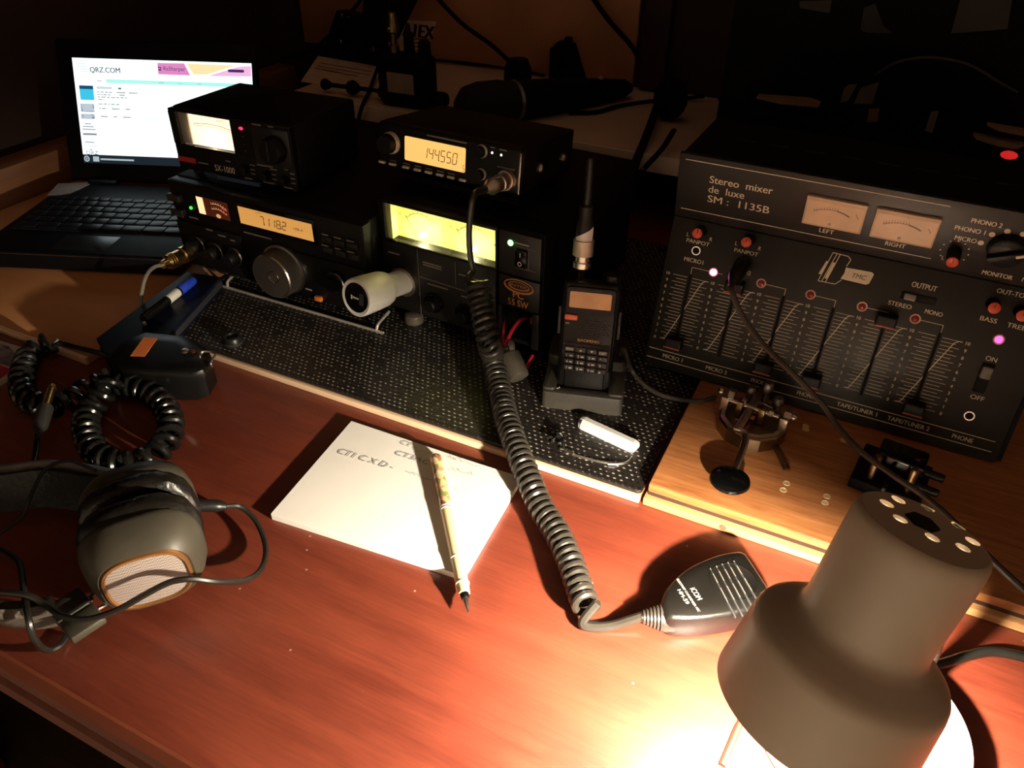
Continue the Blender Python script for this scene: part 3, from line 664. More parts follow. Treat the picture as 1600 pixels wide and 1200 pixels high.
mb.tube(smooth_path([W2(822, 577, .500), W2(828, 564, .506), W2(832, 556, .512)], 4), .0016, 8); mb.build('wire', redm, rw)
mb = MB(); mb.box(.0025, .0120, .004, .012, -.004, .003, .001); mb.build('connector_housing', redm, rw)

# ------------------------------------------------------------------ handheld radio in its charger
MUV = pose(-.1848, .4734, .0125, .2796, -.1399)
uv = thing('handheld_radio', 'black handheld two-way radio with lit amber window standing in its desk charger', 'radio', MUV)
W, H, D = .0406, .1032, .024
mb = MB(); mb.box(-.002, W+.002, .003, D, .002, H-.004, .003, 3); mb.box(.000, W, 0, .006, .028, H, .002, 3); mb.box(.004, W-.004, .001, .006, 0, .03, .002); mb.build('radio_body', blk, uv)
mb = MB(); mb.prism(rrect(.0015, W-.0012, .079, .1005, .003), 0, .0016, F(y=-.0002), bev=.0006); mb.build('window_bezel', blk, uv)
MB().flat(rrect(.0042, .0363, .0836, .0968, .001), F(y=-.0022)).build('display_screen', mat('warm_lcd', (.46, .24, .11), .25, var=.25, vscale=40, emit=(.8, .36, .12), es=.10), uv)
mb = MB(); mb.box(.0012, .0115, -.0016, .001, .0722, .0770, .0010); mb.build('orange_button', mat('orange_key', (.75, .14, .05), .35), uv)
mb = MB(); mb.rect(.0022, .0052, .0685, .0700, F(y=-.0006)); mb.text('BAOFENG', .0024, F(.0130, .0545, -.0006), width=.0170, bold=.02, mi=1); mb.build('printed_lettering', [print_d, mat('gold_print', (.62, .33, .10), .4)], uv)
mb = MB()
for r_ in range(7):
    for c in range(7-(r_ in (0, 6))*3): mb.box(.0135+c*.0034+(r_ % 2)*.0014+(r_ in (0, 6))*.004, .0157+c*.0034+(r_ % 2)*.0014+(r_ in (0, 6))*.004, -.0004, .0006, .0592+r_*.0021, .0600+r_*.0021)
mb.build('speaker_slots', ink, uv)
MB().prism(rrect(.0018, W-.0018, .0285, .0525, .001), 0, .0005, F(y=-.0001)).build('keypad_plate', blkg, uv)
glyph = [('MENU', '^', 'v', 'EXIT'), ('1', '2', '3', '*'), ('4', '5', '6', '0'), ('7', '8', '9', '#')]
for r_ in range(4):
    for c in range(4):
        x0 = .0033+c*.0089; z0 = .0455-r_*.0056-c*.0004
        mb = MB(); mb.box(x0, x0+.0077, -.0016, 0, z0, z0+.0044, .0007); ky = mb.build('key', dkgry, uv)
        mb = MB(); g_ = glyph[r_][c]
        if g_ == '^': mb.flat([(-.0012, 0), (.0012, 0), (0, .0018)], F(x0+.0038, z0+.0012, -.0018))
        elif g_ == 'v': mb.flat([(-.0012, .0018), (0, 0), (.0012, .0018)], F(x0+.0038, z0+.0012, -.0018))
        else:
            mb.text(g_, .0024, F(x0+(.0010 if len(g_) > 1 else .0016), z0+.0010, -.0018), width=.0055 if len(g_) > 1 else None, bold=.02)
            if len(g_) == 1 and r_ and c < 3: mb.rect(x0+.0042, x0+.0066, z0+.0014, z0+.0026, F(y=-.0018))
        mb.build('key_legend', whitep, ky)
mb = MB(); mb.lathe([(0, 0), (.0072, 0), (.0068, .009), (.0055, .010), (0, .010)], (W-.006, .012, H-.004), (0, 0, 1), 20); mb.build('volume_knob', blk, uv)
for x0, s_ in ((-.0022, -1), (W+.0022, 1)):
    mb = MB(); mb.box(min(x0, x0+s_*.0024), max(x0, x0+s_*.0024), .006, .016, .056, .080, .0008); mb.build('side_button', dkgry, uv)
# coax connector on top
cx = thing('antenna_connector', 'shiny threaded antenna plug with white tape screwed on the handheld radio', 'plug', MUV @ Matrix.Translation((.0105, .012, H-.004)))
mb = MB(); mb.lathe([(0, 0), (.0022, 0), (.0022, .006), (.0030, .009), (.0072, .013), (.0072, .017), (.0058, .018), (.0058, .0225)], (0, 0, 0), (0, 0, 1), 28); mb.build('adapter', silver, cx)
mb = MB(); mb.lathe([(.0058, .0222), (.0079, .0225), (.0079, .0345), (.0070, .0350)], (0, 0, 0), (0, 0, 1), 28); mb.build('coupling_nut', mat('nickel_rough', (.72, .6, .48), .38, 1, bump=.6, bscale=1800), cx)
mb = MB(); mb.lathe([(.0066, .034), (.0066, .046), (.0052, .050), (.0052, .060), (.0030, .062), (.0026, .095), (.0, .095)], (0, 0, 0), (0, 0, 1), 24); mb.build('cable_boot', rub, cx)
mb = MB(); prof = []
vs_ = []; fs_ = []
for i in range(11):
    q = math.radians(-150+i*13); h_ = .0425+.004*(i/10)**2
    for z0 in (.0347, min(.0458, .037+.009*i/10)): vs_.append((.0069*math.cos(q), .0069*math.sin(q), z0))
for i in range(10): fs_.append([2*i, 2*i+2, 2*i+3, 2*i+1])
mb.add(vs_, fs_, None, True); mb.build('tape', whitep, cx)

MCH = pose(-.1941, .4615, .0088, .2796)
ch = thing('desk_charger', 'dark grey charging cradle with rounded front holding the handheld radio', 'charger', MCH)
chm = mat('cradle_grey', (.040, .035, .027), .5, bump=.25, bscale=900)
# ring shaped cradle: side profile swept, with slot
mb = MB(); W = .066
mb.prism(rrect(0, W, 0, .0095, .004), 0, .0165, bev=.0015, smooth=True)
mb.prism(rrect(0, .0108, .003, .066, .003), 0, .0185, bev=.0015, smooth=True); mb.prism(rrect(W-.0128, W, .003, .066, .003), 0, .0185, bev=.0015, smooth=True)
mb.prism(rrect(0, W, .036, .078, .006), 0, .028, bev=.003, smooth=True); mb.box(.006, W-.006, .004, .05, 0, .004); mb.build('cradle', chm, ch)
mb = MB(); mb.sphere((.012, .006, .0163), .0008, 8); mb.sphere((.0135, .0075, .0165), .0006, 8); mb.build('status_lamp', print_w, ch)
# charger lead
c0_ = MCH @ Vector((W-.001, .050, .018))
ld = thing('charger_lead', 'thin dark cable curving from the desk charger to the key board', 'cable', Matrix.Translation(c0_))
pth = smooth_path([c0_+Vector((-.006, 0, .004)), Py(975, 545, .512), P(985, 575, .024), P(1005, 600, .0145), P(1033, 617, .0108), P(1062, 624, .012), P(1090, 627, .0215), P(1118, 621, .0212)], 7)
MB().tube([p-c0_ for p in pth], .0019, 8).build('cable', mat('lead_dark', (.06, .052, .042), .4), ld)

# ------------------------------------------------------------------ loose stick and chain on the mat
a_ = P(918, 662, .0125); b_ = P(985, 693, .0125); d_ = b_-a_; l_ = d_.length
Ms = Matrix.Translation((a_.x, a_.y, .0088)) @ Matrix.Rotation(math.atan2(d_.y, d_.x), 4, 'Z')
ws = thing('white_stick', 'small white faceted plastic stick lying on the black mat', 'stick', Ms)
hexp = [(-.0055, 0), (-.0055, .0045), (-.0020, .0078), (.0022, .0078), (.0055, .0045), (.0055, 0)]
mb = MB(); vs_ = []; fs_ = []
sect = [(-.007, .55), (-.0055, .85), (-.003, 1), (l_+.003, 1), (l_+.0055, .85), (l_+.0065, .55)]
for x0, s_ in sect: vs_ += [(x0, y*s_, .0039+(z-.0039)*s_) for y, z in hexp]
for i in range(5):
    for j in range(6): fs_.append([i*6+j, i*6+(j+1) % 6, (i+1)*6+(j+1) % 6, (i+1)*6+j])
fs_ += [list(range(6)), list(range(30, 36))]; mb.add(vs_, fs_); mb.build('stick_shell', whitep, ws)
mb = MB(); mb.box(-.0045, -.0035, -.0052, .0052, .0008, .0072, .0002); mb.build('cap_seam', dkgry, ws)
kc = thing('cord_strap', 'little black strap with a thin metal bead chain beside the white stick', 'strap', Matrix.Translation(P(880, 690, .0088)))
O2 = P(880, 690, .0088)
pc = smooth_path([P(u, v, .0098)-O2 for u, v in ((875, 701), (884, 703), (896, 710), (915, 716), (935, 721), (952, 724), (966, 725), (980, 722), (988, 714))], 6)
MB().tube(pc, .0009, 8).build('chain', steel, kc)
mb = MB(); mb.tube([P(884, 703, .0100)-O2, P(896, 710, .0100)-O2], .0015, 10); mb.build('ferrule', silver, kc); MB().tube([P(950, 724.5, .0100)-O2, P(963, 725, .0100)-O2], .0016, 10).build('ferrule', silver, kc)
mb = MB()
for i in range(16):
    q = P(866+random.random()*18, 676+random.random()*20, .0098+random.random()*.004)-O2; e_ = q+Vector((random.uniform(-.006, .006), random.uniform(-.006, .006), random.uniform(-.001, .003))); e_.z = max(e_.z, .0008); mb.tube(smooth_path([q, (q+e_)/2+Vector((0, 0, .002)), e_], 3), .0011, 6)
mb.build('tassel', rub, kc)
rk = thing('rubber_cap', 'small round black rubber cap on the mat below the wide radio', 'cap', Matrix.Translation(P(365, 537, .0088)))
MB().lathe([(0, .006), (.004, .006), (.0055, .0085), (.0075, .0085), (.0085, .007), (.0092, .001), (.009, 0), (0, 0)], (0, 0, 0), (0, 0, 1), 28).build('cap_body', rub, rk)
MB().lathe([(.0093, .002), (.0097, .0025), (.0097, .0035), (.0092, .004)], (0, 0, 0), (0, 0, 1), 28).build('rim', dkgry, rk)

# ------------------------------------------------------------------ netbook
yaw = .3819; Ff = Vector((-.63550, .48657, .0)); ex = Vector((math.cos(yaw), math.sin(yaw), 0))
Mlp = T(*(Ff-ex*.206+Vector((0, 0, .0082))), yaw)           # origin: front left corner of the base
lp = thing('laptop', 'small black laptop with a bright web page on its screen', 'laptop', Mlp)
BW, BD = .2205, .186
lapm = mat('laptop_black', (.003, .0034, .005), .5, bump=.1, bscale=1500, spec=.2)
MB().box(0, BW, 0, BD, .001, .0215, .003, 3).build('base', lapm, lp)
MB().tube([(.003, -.0002, .0192), (BW-.003, -.0002, .0192)], .0005, 6).build('edge_highlight', steel, lp)  # thin bright tube standing in for the highlight on the front edge
mb = MB(); mb.box(.012, BW-.012, .052, .142, .0213, .0218); mb.build('key_well', ink, lp)
keym = mat('key_black', (.006, .007, .011), .4, spec=.3)
rows = [(.0545, 4.6), (.0695, 12), (.0845, 12), (.0995, 13), (.1145, 13), (.129, 14)]
kmeshes = {}
for r_, (y0, n) in enumerate(rows):
    n_ = int(n) if r_ else 8; wk = (BW-.028)/n_
    for c in range(n_):
        key = round(wk, 5)
        if key not in kmeshes:
            o_ = MB().box(.0006, wk-.0006, 0, .0128 if r_ < 5 else .0095, 0, .0028, .0008).build('key', keym, lp); kmeshes[key] = o_.data
        else:
            o_ = bpy.data.objects.new('key', kmeshes[key]); COL.objects.link(o_); o_.parent = lp
        o_.location = (.014+c*wk, y0, .0217)
mb = MB(); mb.box(BW/2-.03, BW/2+.03, .010, .043, .0214, .0219, .0003); mb.build('touchpad', mat('touchpad', (.02, .022, .026), .3), lp)
# lid
Sx = .0208; hinge = Matrix.Translation((Sx, .2003, .0418)) @ Matrix.Rotation(-.35, 4, 'X')      # frame of the lit area
MB().box(-.0205, .2245, .0008, .012, -.022, .142, .003, 3, M=hinge).build('lid', lapm, lp)
for x0 in (.03, BW-.07): MB().cyl((x0, .187, .020), (x0+.035, .187, .020), .006).build('hinge', lapm, lp)
SW, SH = .2193, .1203
scr_w = mat('page_white', (.8, .85, .85), .4, var=0, emit=(.86, 1, 1), es=1.35)
def em(n, c, s=1.0): return mat(n, tuple(x*.5 for x in c), .4, var=0, emit=c, es=s)
page = MB().rect(0, SW, .0100, SH+.0005, hinge @ F(y=.0004)).build('screen', scr_w, lp)
MB().rect(0, SW, 0, .0100, hinge @ F(y=.0004)).build('taskbar', em('taskbar_dark', (.012, .022, .032), .8), page)
Mh = lambda x=0, z=0, y=.0002: hinge @ F(x, z, y)
def put(polys, name, m_): 
    mb = MB(); [mb.flat(p, Mh()) for p in polys]; return mb.build(name, m_, page)
R4 = lambda x0, x1, z0, z1: [(x0, z0), (x1, z0), (x1, z1), (x0, z1)]
put([R4(.0395, SW, .0937, .0980)], 'menu_bar', em('mint', (.42, .95, .86)))
put([[(.1049, .1052), (.1440, .1052), (.1378, .1183), (.1049, .1180)]], 'banner', em('magenta', (.72, .25, .55)))
put([[(.1400, .1183), (.1485, .1061), (.165, .107), (.2000, .1180)]], 'banner', em('pale_amber', (.95, .80, .42)))
put([[(.165, .1052), (.2187, .1060), (.2187, .1180), (.203, .1165)]], 'banner', em('pale_pink', (.88, .50, .78)))
mb = MB(); mb.prism(rrect(.1905, .2100, .1102, .1134, .0012), 0, .0001, Mh(y=.00005)); mb.build('banner_button', em('plum', (.08, .02, .12)), page)
put([R4(.193, .2075, .1110, .1126)], 'banner_button_text', scr_w)
mb = MB(); mb.text('QRZ.COM', .0062, Mh(.0210, .1052, 0), width=.0372, bold=.02); mb.text('QRZ', .0048, Mh(.0045, .0100, 0), width=.0155); mb.build('site_name', em('slate', (.06, .08, .12), .8), page)
mb = MB(); mb.text('ReSharper', .0048, Mh(.1120, .1098, 0), width=.0265); mb.rect(.1052, .1092, .1095, .1110, Mh(y=0)); mb.rect(.1072, .1092, .1118, .1135, Mh(y=0)); mb.rect(.1052, .1068, .1122, .1140, Mh(y=0)); mb.build('banner_text', em('plum', (.08, .02, .12)), page)
put([R4(.0050, .0225, .0735, .0860)], 'photo', em('sea_blue', (.05, .55, .80)))
put([R4(.0050, .0225, .0860, .0900)], 'photo', em('night_blue', (.01, .07, .17)))
put([R4(.0038, .0212, .0598, .0694), R4(.0032, .0206, .0515, .0575)], 'photo', em('thumb_grey', (.50, .58, .66)))
dk = em('page_text', (.28, .33, .36), .9); lt = em('page_text_pale', (.60, .70, .72), 1)
put([R4(.0045, .0060, .0605, .0690), R4(.0195, .0210, .0640, .0692), R4(.0045, .0205, .0600, .0606), R4(.0150, .0195, .0560, .0574), R4(.0040, .0062, .0520, .0560), R4(.0170, .0204, .0525, .0545), R4(.0535, .0575, .0868, .0888)], 'thumbnail_detail', em('thumb_dark', (.10, .12, .16)))
rng = random.Random(3); ps_ = []
for z0, x1 in ((.0826, .0470), (.0797, .0445), (.0768, .065), (.0740, .035), (.0690, .055), (.0638, .037)):
    x0 = .027
    while x0 < x1: w_ = rng.uniform(.002, .006); ps_.append(R4(x0, min(x0+w_, x1), z0, z0+.0011)); x0 += w_+.0012
for z0, x0, x1 in ((.0826, .051, .062), (.0826, .066, .077), (.0797, .054, .061), (.0638, .043, .053), (.0638, .060, .066), (.0546, .028, .037), (.0546, .044, .049), (.0546, .056, .066), (.0455, .007, .015), (.0422, .004, .018), (.0390, .003, .020), (.0340, .003, .0205), (.0328, .003, .0205), (.024, .0045, .0165), (.0150, .0095, .0125)): ps_.append(R4(x0, x1, z0, z0+.0012))
for i in range(8): ps_.append(R4(.028+i*.0235+(i > 0)*.006, .034+i*.0235+(i > 2)*.006, .0953, .0962))
put(ps_, 'page_text_lines', dk)
put([R4(.078, .103, .0546, .0553), R4(.0255, .068, .0232, .0238), R4(.004, .019, .0196, .0206), R4(.0265, .046, .0865, .0895)]+[R4(.0055, .0185, .1055+i*.0028, .1063+i*.0028) for i in range(5)]+[R4(0, .0395, .0932, .0935), R4(0, .0395, .0982, .0985)], 'page_text_pale', lt)
mb = MB(); mb.lathe([(.0022, 0), (.0036, 0)], (.0044, .0002, .0049), (0, -1, 0), 20, M=hinge); mb.lathe([(0, 0), (.0012, 0)], (.0044, .0002, .0049), (0, -1, 0), 12, M=hinge); mb.rect(.0126, .0203, .0019, .0080, Mh(y=0)); mb.rect(.022, .0645, .0040, .0060, Mh(y=0)); mb.build('taskbar_icons', em('icon_pale', (.50, .62, .68), .8), page)
# note paper on the wrist of the laptop
O2 = Mlp @ Vector((.02, .155, .0217))
a_ = [P(u, v, .0302) for u, v in ((73, 306), (96, 305), (109, 303), (147, 284.5), (91, 287))]
mb = MB(); mb.prism([(p.x, p.y) for p in a_], .0299, .0305); 
tag(mb.build('paper_slip', mat('grey_paper', (.35, .30, .28), .7)), 'pale folded paper slip lying on the left of the laptop keyboard', 'paper')

# ------------------------------------------------------------------ blue folder, marker, magazine
bk = [P(u, v, .022) for u, v in ((345, 432), (292, 424), (150, 528), (168, 560), (228, 562))]
pb = thing('blue_folder', 'dark blue folder under the marker pen left of the wide radio', 'folder', Matrix.Translation((bk[2].x, bk[2].y, .008)))
q_ = [(p.x-bk[2].x, p.y-bk[2].y) for p in bk]
MB().prism(q_, .0003, .0035, bev=.0006).build('back_cover', mat('navy_cover', (.004, .006, .016), .4, spec=.2), pb)
qi = [(Vector(p)-Vector(q_[0]))*.97+Vector(q_[0]) for p in q_]
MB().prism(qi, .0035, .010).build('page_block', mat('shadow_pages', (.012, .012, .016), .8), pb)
MB().prism(q_, .010, .0138, bev=.001).build('front_cover', mat('navy_cover', (.004, .006, .016), .4, spec=.2), pb)
zt = .008+.0138+.0045
a_ = P(224, 498, zt); b_ = P(302, 438, zt); d_ = (b_-a_); l_ = d_.length; d_.normalize()
mk = thing('marker_pen', 'black marker pen with a bright blue cap lying on the dark blue folder', 'marker', Matrix.Translation((a_.x, a_.y, zt)))
MB().lathe([(0, 0), (.0040, 0), (.0044, .001), (.0044, l_*.70), (.004, l_*.70)], (0, 0, 0), d_, 20).build('barrel', blkg, mk)
MB().lathe([(.0044, l_*.70), (.0047, l_*.705), (.0047, l_*.96), (.0040, l_), (0, l_)], (0, 0, 0), d_, 20).build('cap', mat('blue_cap', (.02, .06, .55), .3), mk)
MB().lathe([(.00445, l_*.46), (.00448, l_*.462), (.00448, l_*.665), (.00445, l_*.668)], (0, 0, 0), d_, 20).build('white_label', whitep, mk)
nrm = (CAM-(a_+b_)/2).normalized(); sd = nrm.cross(d_).normalized(); up_ = d_.cross(sd)*-1
Mm = Matrix(((d_.x, sd.x, nrm.x, nrm.x*.0046), (d_.y, sd.y, nrm.y, nrm.y*.0046), (d_.z, sd.z, nrm.z, nrm.z*.0046), (0, 0, 0, 1)))
mb = MB(); x0 = l_*.04
for i, (w_, h0, h1) in enumerate(((.003, -.002, .001), (.002, -.002, .0002), (.003, -.002, .0008), (.0016, -.002, .0024), (.002, -.001, .0006), (.003, -.0016, .0006), (.002, -.0012, .0012))): mb.rect(x0, x0+w_, h0*.7, h1*.7, Mm); x0 += w_+.0012
mb.build('barrel_print', print_w, mk)
mg = thing('magazine', 'glossy magazine corner with red and grey picture at the far left of the desk', 'magazine', T(-.70, .31, 0))
mp_ = [P(u, v, .004) for u, v in ((-60, 500), (0, 532), (36, 543), (22, 584), (-6, 600), (-80, 560))]
q_ = [(p.x+.70, p.y-.31) for p in mp_]
MB().prism(q_, .0003, .004).build('page_stack', mat('magazine_white', (.55, .48, .42), .4), mg)
def band(pts, nm, m_): MB().flat([(P(u, v, .0042).x+.70, P(u, v, .0042).y-.31) for u, v in pts], Matrix.Translation((0, 0, .0043))).build(nm, m_, mg)
band(((0, 570), (20, 578), (0, 592), (-20, 585)), 'red_band', mat('mag_red', (.42, .03, .03), .35))
band(((-10, 536), (14, 541), (26, 556), (20, 574), (0, 568)), 'grey_picture', mat('mag_grey', (.22, .17, .17), .35, var=.6, vscale=90))

# ------------------------------------------------------------------ speaker microphone with orange sticker
sp = thing('speaker_microphone', 'flat black speaker microphone with an orange sticker at the left of the mat', 'microphone', T(-.51, .375, 0))
O3 = Vector((-.51, .375, 0))
ol = [P(u, v, .030) for u, v in ((168, 556), (185, 535), (225, 518), (290, 524), (326, 545), (331, 556), (318, 578), (300, 584), (240, 583), (190, 577))]
k = len(ol); ctr = sum(ol, Vector())/k
rings = []
for sc, z in ((.88, .0002), (.97, .003), (.98, .020), (1.0, .026), (.97, .0295), (.90, .0312), (.5, .0318)):
    rings.append([Vector((ctr.x+(p.x-ctr.x)*sc, ctr.y+(p.y-ctr.y)*sc, z))-O3 for p in ol])
vs_ = [p for r_ in rings for p in r_]; fs_ = [[i*k+j, i*k+(j+1) % k, (i+1)*k+(j+1) % k, (i+1)*k+j] for i in range(len(rings)-1) for j in range(k)]+[list(range(k)), [(len(rings)-1)*k+j for j in range(k)]]
mb = MB(); mb.add(vs_, fs_, None, True); mb.build('microphone_body', mat('mic_black', (.004, .0038, .0038), .35, spec=.25), sp)
MB().prism([(p.x-O3.x, p.y-O3.y) for p in (P(u, v, .0318) for u, v in ((225, 527), (246, 529), (226, 557), (204, 556)))], .0312, .0321).build('orange_sticker', mat('orange_sticker', (.85, .22, .04), .55, var=.08), sp)
for u, v, r_ in ((289, 551, .0042), (303, 552, .0030)):
    p = P(u, v, .030)-O3; MB().lathe([(0, .002), (r_*.6, .002), (r_, .001), (r_, -.003)], (p.x, p.y, .0310), (0, 0, 1), 18).build('screw', steel if r_ > .004 else mat('copper', (.5, .2, .1), .3, 1), sp)
mb = MB(); pp = [P(u, v, .033)-O3 for u, v in ((313, 556), (318, 549), (336, 552), (329, 566))]; mb.tube(smooth_path([pp[0]+Vector((0, 0, -.004)), pp[0], pp[1], pp[2], pp[3], pp[3]+Vector((0, 0, -.005))], 4), .0011, 6); mb.build('wire_clip', steel, sp)
for u, v in ((293, 580), (306, 588)):
    p = P(u, v, .022)-O3; MB().sphere(p, .0022, 10).build('side_stud', steel, sp)

# ------------------------------------------------------------------ black coiled lead with jack plug
O4 = P(200, 660, 0); bc = thing('coiled_lead', 'glossy black coiled headphone lead looped on the desk with a gold jack plug', 'cable', Matrix.Translation(O4))
pth = smooth_path([P(85, 533, .014), P(66, 540, .012), P(48, 553, .0095), P(38, 575, .0095), P(34, 600, .0095), P(42, 622, .0095), P(62, 632, .0095), P(92, 632, .0095), P(118, 620, .0095), P(140, 606, .0100), P(168, 598, .0115), P(205, 604, .012), P(240, 618, .0115), P(263, 645, .0095), P(266, 676, .0095), P(248, 704, .0095), P(214, 722, .0095), P(176, 722, .0095), P(148, 704, .0095), P(136, 676, .0095), P(136, 650, .0095), P(150, 628, .014), P(168, 606, .020), P(176, 588, .024)], 6)
cp = coil_pts(pth, .0080, .0104, 14)
mb = MB(); mb.tube([p-O4 for p in cp], .0029, 8)
mb.tube([p-O4 for p in smooth_path([cp[0], P(84, 541, .012), P(95, 537, .012), P(120, 543, .012), P(150, 550, .016), P(172, 556, .020)], 5)], .0024, 8); mb.build('coil', crb, bc)
a_ = P(62, 668, .020); b_ = P(83, 600, .021); d_ = (b_-a_).normalized(); l_ = (b_-a_).length
jp = thing('jack_plug', 'gold quarter-inch jack plug with black sleeve beside the coiled lead', 'plug', Matrix.Translation(a_))
MB().lathe([(0, -.004), (.003, -.004), (.0055, .002), (.0058, l_*.42), (.0048, l_*.44), (0, l_*.44)], (0, 0, 0), d_, 20).build('sleeve', dkgry, jp)
t0 = l_*.44; t1 = l_*.86
MB().lathe([(.0042, t0-.001), (.0042, t0+.001), (.0032, t0+.0015), (.0032, t1)], (0, 0, 0), d_, 18).build('shaft', brass, jp)
MB().lathe([(.0033, t1), (.0033, t1+.0012)], (0, 0, 0), d_, 18).build('insulator_ring', ink, jp)
MB().lathe([(.0032, t1+.0012), (.0022, t1+.0025), (.0030, t1+.0045), (.0012, t1+.0075), (0, t1+.008)], (0, 0, 0), d_, 18).build('tip', brass, jp)
MB().tube([Vector((0, 0, 0)), P(58, 685, .004)-a_, P(54, 715, .003)-a_, P(48, 745, .003)-a_], .0022, 8).build('lead', crb, jp)

# ------------------------------------------------------------------ notepad and pen
pad = [P(u, v, .0065) for u, v in ((423, 802), (549, 657), (814, 746), (724, 898))]
Op = pad[0].copy(); Op.z = 0; np_ = thing('notepad', 'white notepad with handwritten call signs on the desk', 'notepad', Matrix.Translation(Op))
papm = mat('paper_white', (.90, .87, .82), .65, var=.02, vscale=30)
qx = [(p.x-Op.x, p.y-Op.y) for p in pad]
MB().prism(qx, .0003, .0052).build('page_block', papm, np_)
# loose top sheets lifting towards the right edge
A, B, C, Dd = [Vector((x, y, 0)) for x, y in qx]
def sheet(z0, lift, shrink):
    vs_ = []; n = 14
    for i in range(n+1):
        t = i/n*shrink; z = z0+lift*max(0, (t-.6)/.4)**2
        vs_ += [A.lerp(Dd, t)+Vector((0, 0, z)), B.lerp(C, t)+Vector((0, 0, z*1.0))]
    return vs_, [[2*i, 2*i+1, 2*i+3, 2*i+2] for i in range(n)]
for z0, lf, shk in ((.0056, .0004, 1.0), (.0060, .0012, .992)):
    mb = MB(); v0, f0 = sheet(z0, lf, shk); mb.add(v0, f0, None, True); mb.build('top_sheet', papm, np_)
# handwriting: strokes along text baselines
hand = mat('pencil_ink', (.34, .35, .38), .7)
ux = (C-B).normalized(); uy = Vector((-ux.y, ux.x, 0))
def hw(body, u0, v0, u1, v1, size, z=.0066, fake=False):
    a_ = P(u0, v0, z)-Op; b_ = P(u1, v1, z)-Op; d_ = b_-a_; M_ = Matrix.Translation((a_.x, a_.y, z)) @ Matrix.Rotation(math.atan2(d_.y, d_.x), 4, 'Z')
    return M_, d_.xy.length
mb = MB()
for body_, q, sz in (('CT1 C X D -', (526, 708, 612, 734), .0062), ('CT', (624, 693, 640, 699), .005), ('CT3AC', (616, 710, 668, 726), .0052)):
    M_, wd = hw(body_, *q, sz); mb.text(body_, sz, M_, width=wd, shear=.15)
def scrib(u0, v0, u1, v1, h, n, seed):
    M_, wd = hw('', u0, v0, u1, v1, h); rg = random.Random(seed); x = 0; prev = None
    while x < wd:
        x += wd/n*rg.uniform(.5, 1.2); p = (x, h*rg.uniform(0, 1 if rg.random() > .75 else .55))
        if prev and rg.random() > .08: mb.line(prev, p, .00032, M_)
        prev = p
scrib(640, 702, 678, 712, .0045, 9, 1); scrib(696, 715, 748, 731, .0052, 22, 2); scrib(762, 737, 800, 748, .004, 14, 3); scrib(696, 733, 738, 744, .0045, 18, 4); scrib(748, 747, 752, 749, .0012, 2, 5); scrib(629, 738, 674, 752, .0045, 18, 6); scrib(700, 762, 734, 772, .004, 14, 8)
mb.build('handwriting', hand, np_)
pa = P(732, 958, .0075); pbk = P(680, 712, .0112); d_ = (pbk-pa); l_ = d_.length; d_.normalize()
pn = thing('pen', 'cream pen with floral barrel and silver tip resting across the notepad', 'pen', Matrix.Translation(pa))
cream = mat('cream_barrel', (.78, .62, .34), .3, var=.04)
def floral():
    mt = bpy.data.materials.new('floral_print'); mt.use_nodes = True; nt = mt.node_tree; N = nt.nodes; L = nt.links; b = N['Principled BSDF']; b.inputs['Roughness'].default_value = .3
    tc = N.new('ShaderNodeTexCoord'); vo = N.new('ShaderNodeTexVoronoi'); vo.inputs['Scale'].default_value = 190; L.new(tc.outputs['Object'], vo.inputs['Vector'])
    sp_ = N.new('ShaderNodeSeparateColor'); L.new(vo.outputs['Color'], sp_.inputs[0]); cr = N.new('ShaderNodeValToRGB'); cr.color_ramp.interpolation = 'CONSTANT'
    e = cr.color_ramp.elements; e[0].color = (.72, .52, .27, 1); e[1].position = .35; e[1].color = (.28, .28, .08, 1)
    for p_, c_ in ((.5, (.60, .30, .17, 1)), (.68, (.74, .58, .40, 1)), (.84, (.36, .13, .07, 1))): q = e.new(p_); q.color = c_
    L.new(sp_.outputs[0], cr.inputs[0]); L.new(cr.outputs[0], b.inputs['Base Color']); return mt
t = lambda f_: l_*f_
MB().lathe([(0, t(0)), (.0004, t(.002)), (.0006, t(.02)), (.0011, t(.025)), (.0022, t(.075))], (0, 0, 0), d_, 20).build('tip', silver, pn)
MB().lathe([(.0022, t(.075)), (.0026, t(.078)), (.0030, t(.10)), (.0026, t(.105))], (0, 0, 0), d_, 20).build('dark_collar', blkg, pn)
MB().lathe([(.0026, t(.100)), (.0037, t(.104)), (.0040, t(.14)), (.0043, t(.30)), (.0044, t(.60))], (0, 0, 0), d_, 24).build('barrel', cream, pn)
for q in (.15, .295, .60, .615): MB().lathe([(.0043, t(q)), (.0047, t(q+.002)), (.0047, t(q+.006)), (.0043, t(q+.008))], (0, 0, 0), d_, 24).build('ring', whitep, pn)
MB().lathe([(.0044, t(.62)), (.0044, t(.97))], (0, 0, 0), d_, 24).build('floral_barrel', floral(), pn)
MB().lathe([(.0044, t(.97)), (.0042, t(.985)), (.0028, t(.998)), (0, l_)], (0, 0, 0), d_, 24).build('end_cap', mat('gold_cap', (.5, .32, .10), .3, .7), pn)

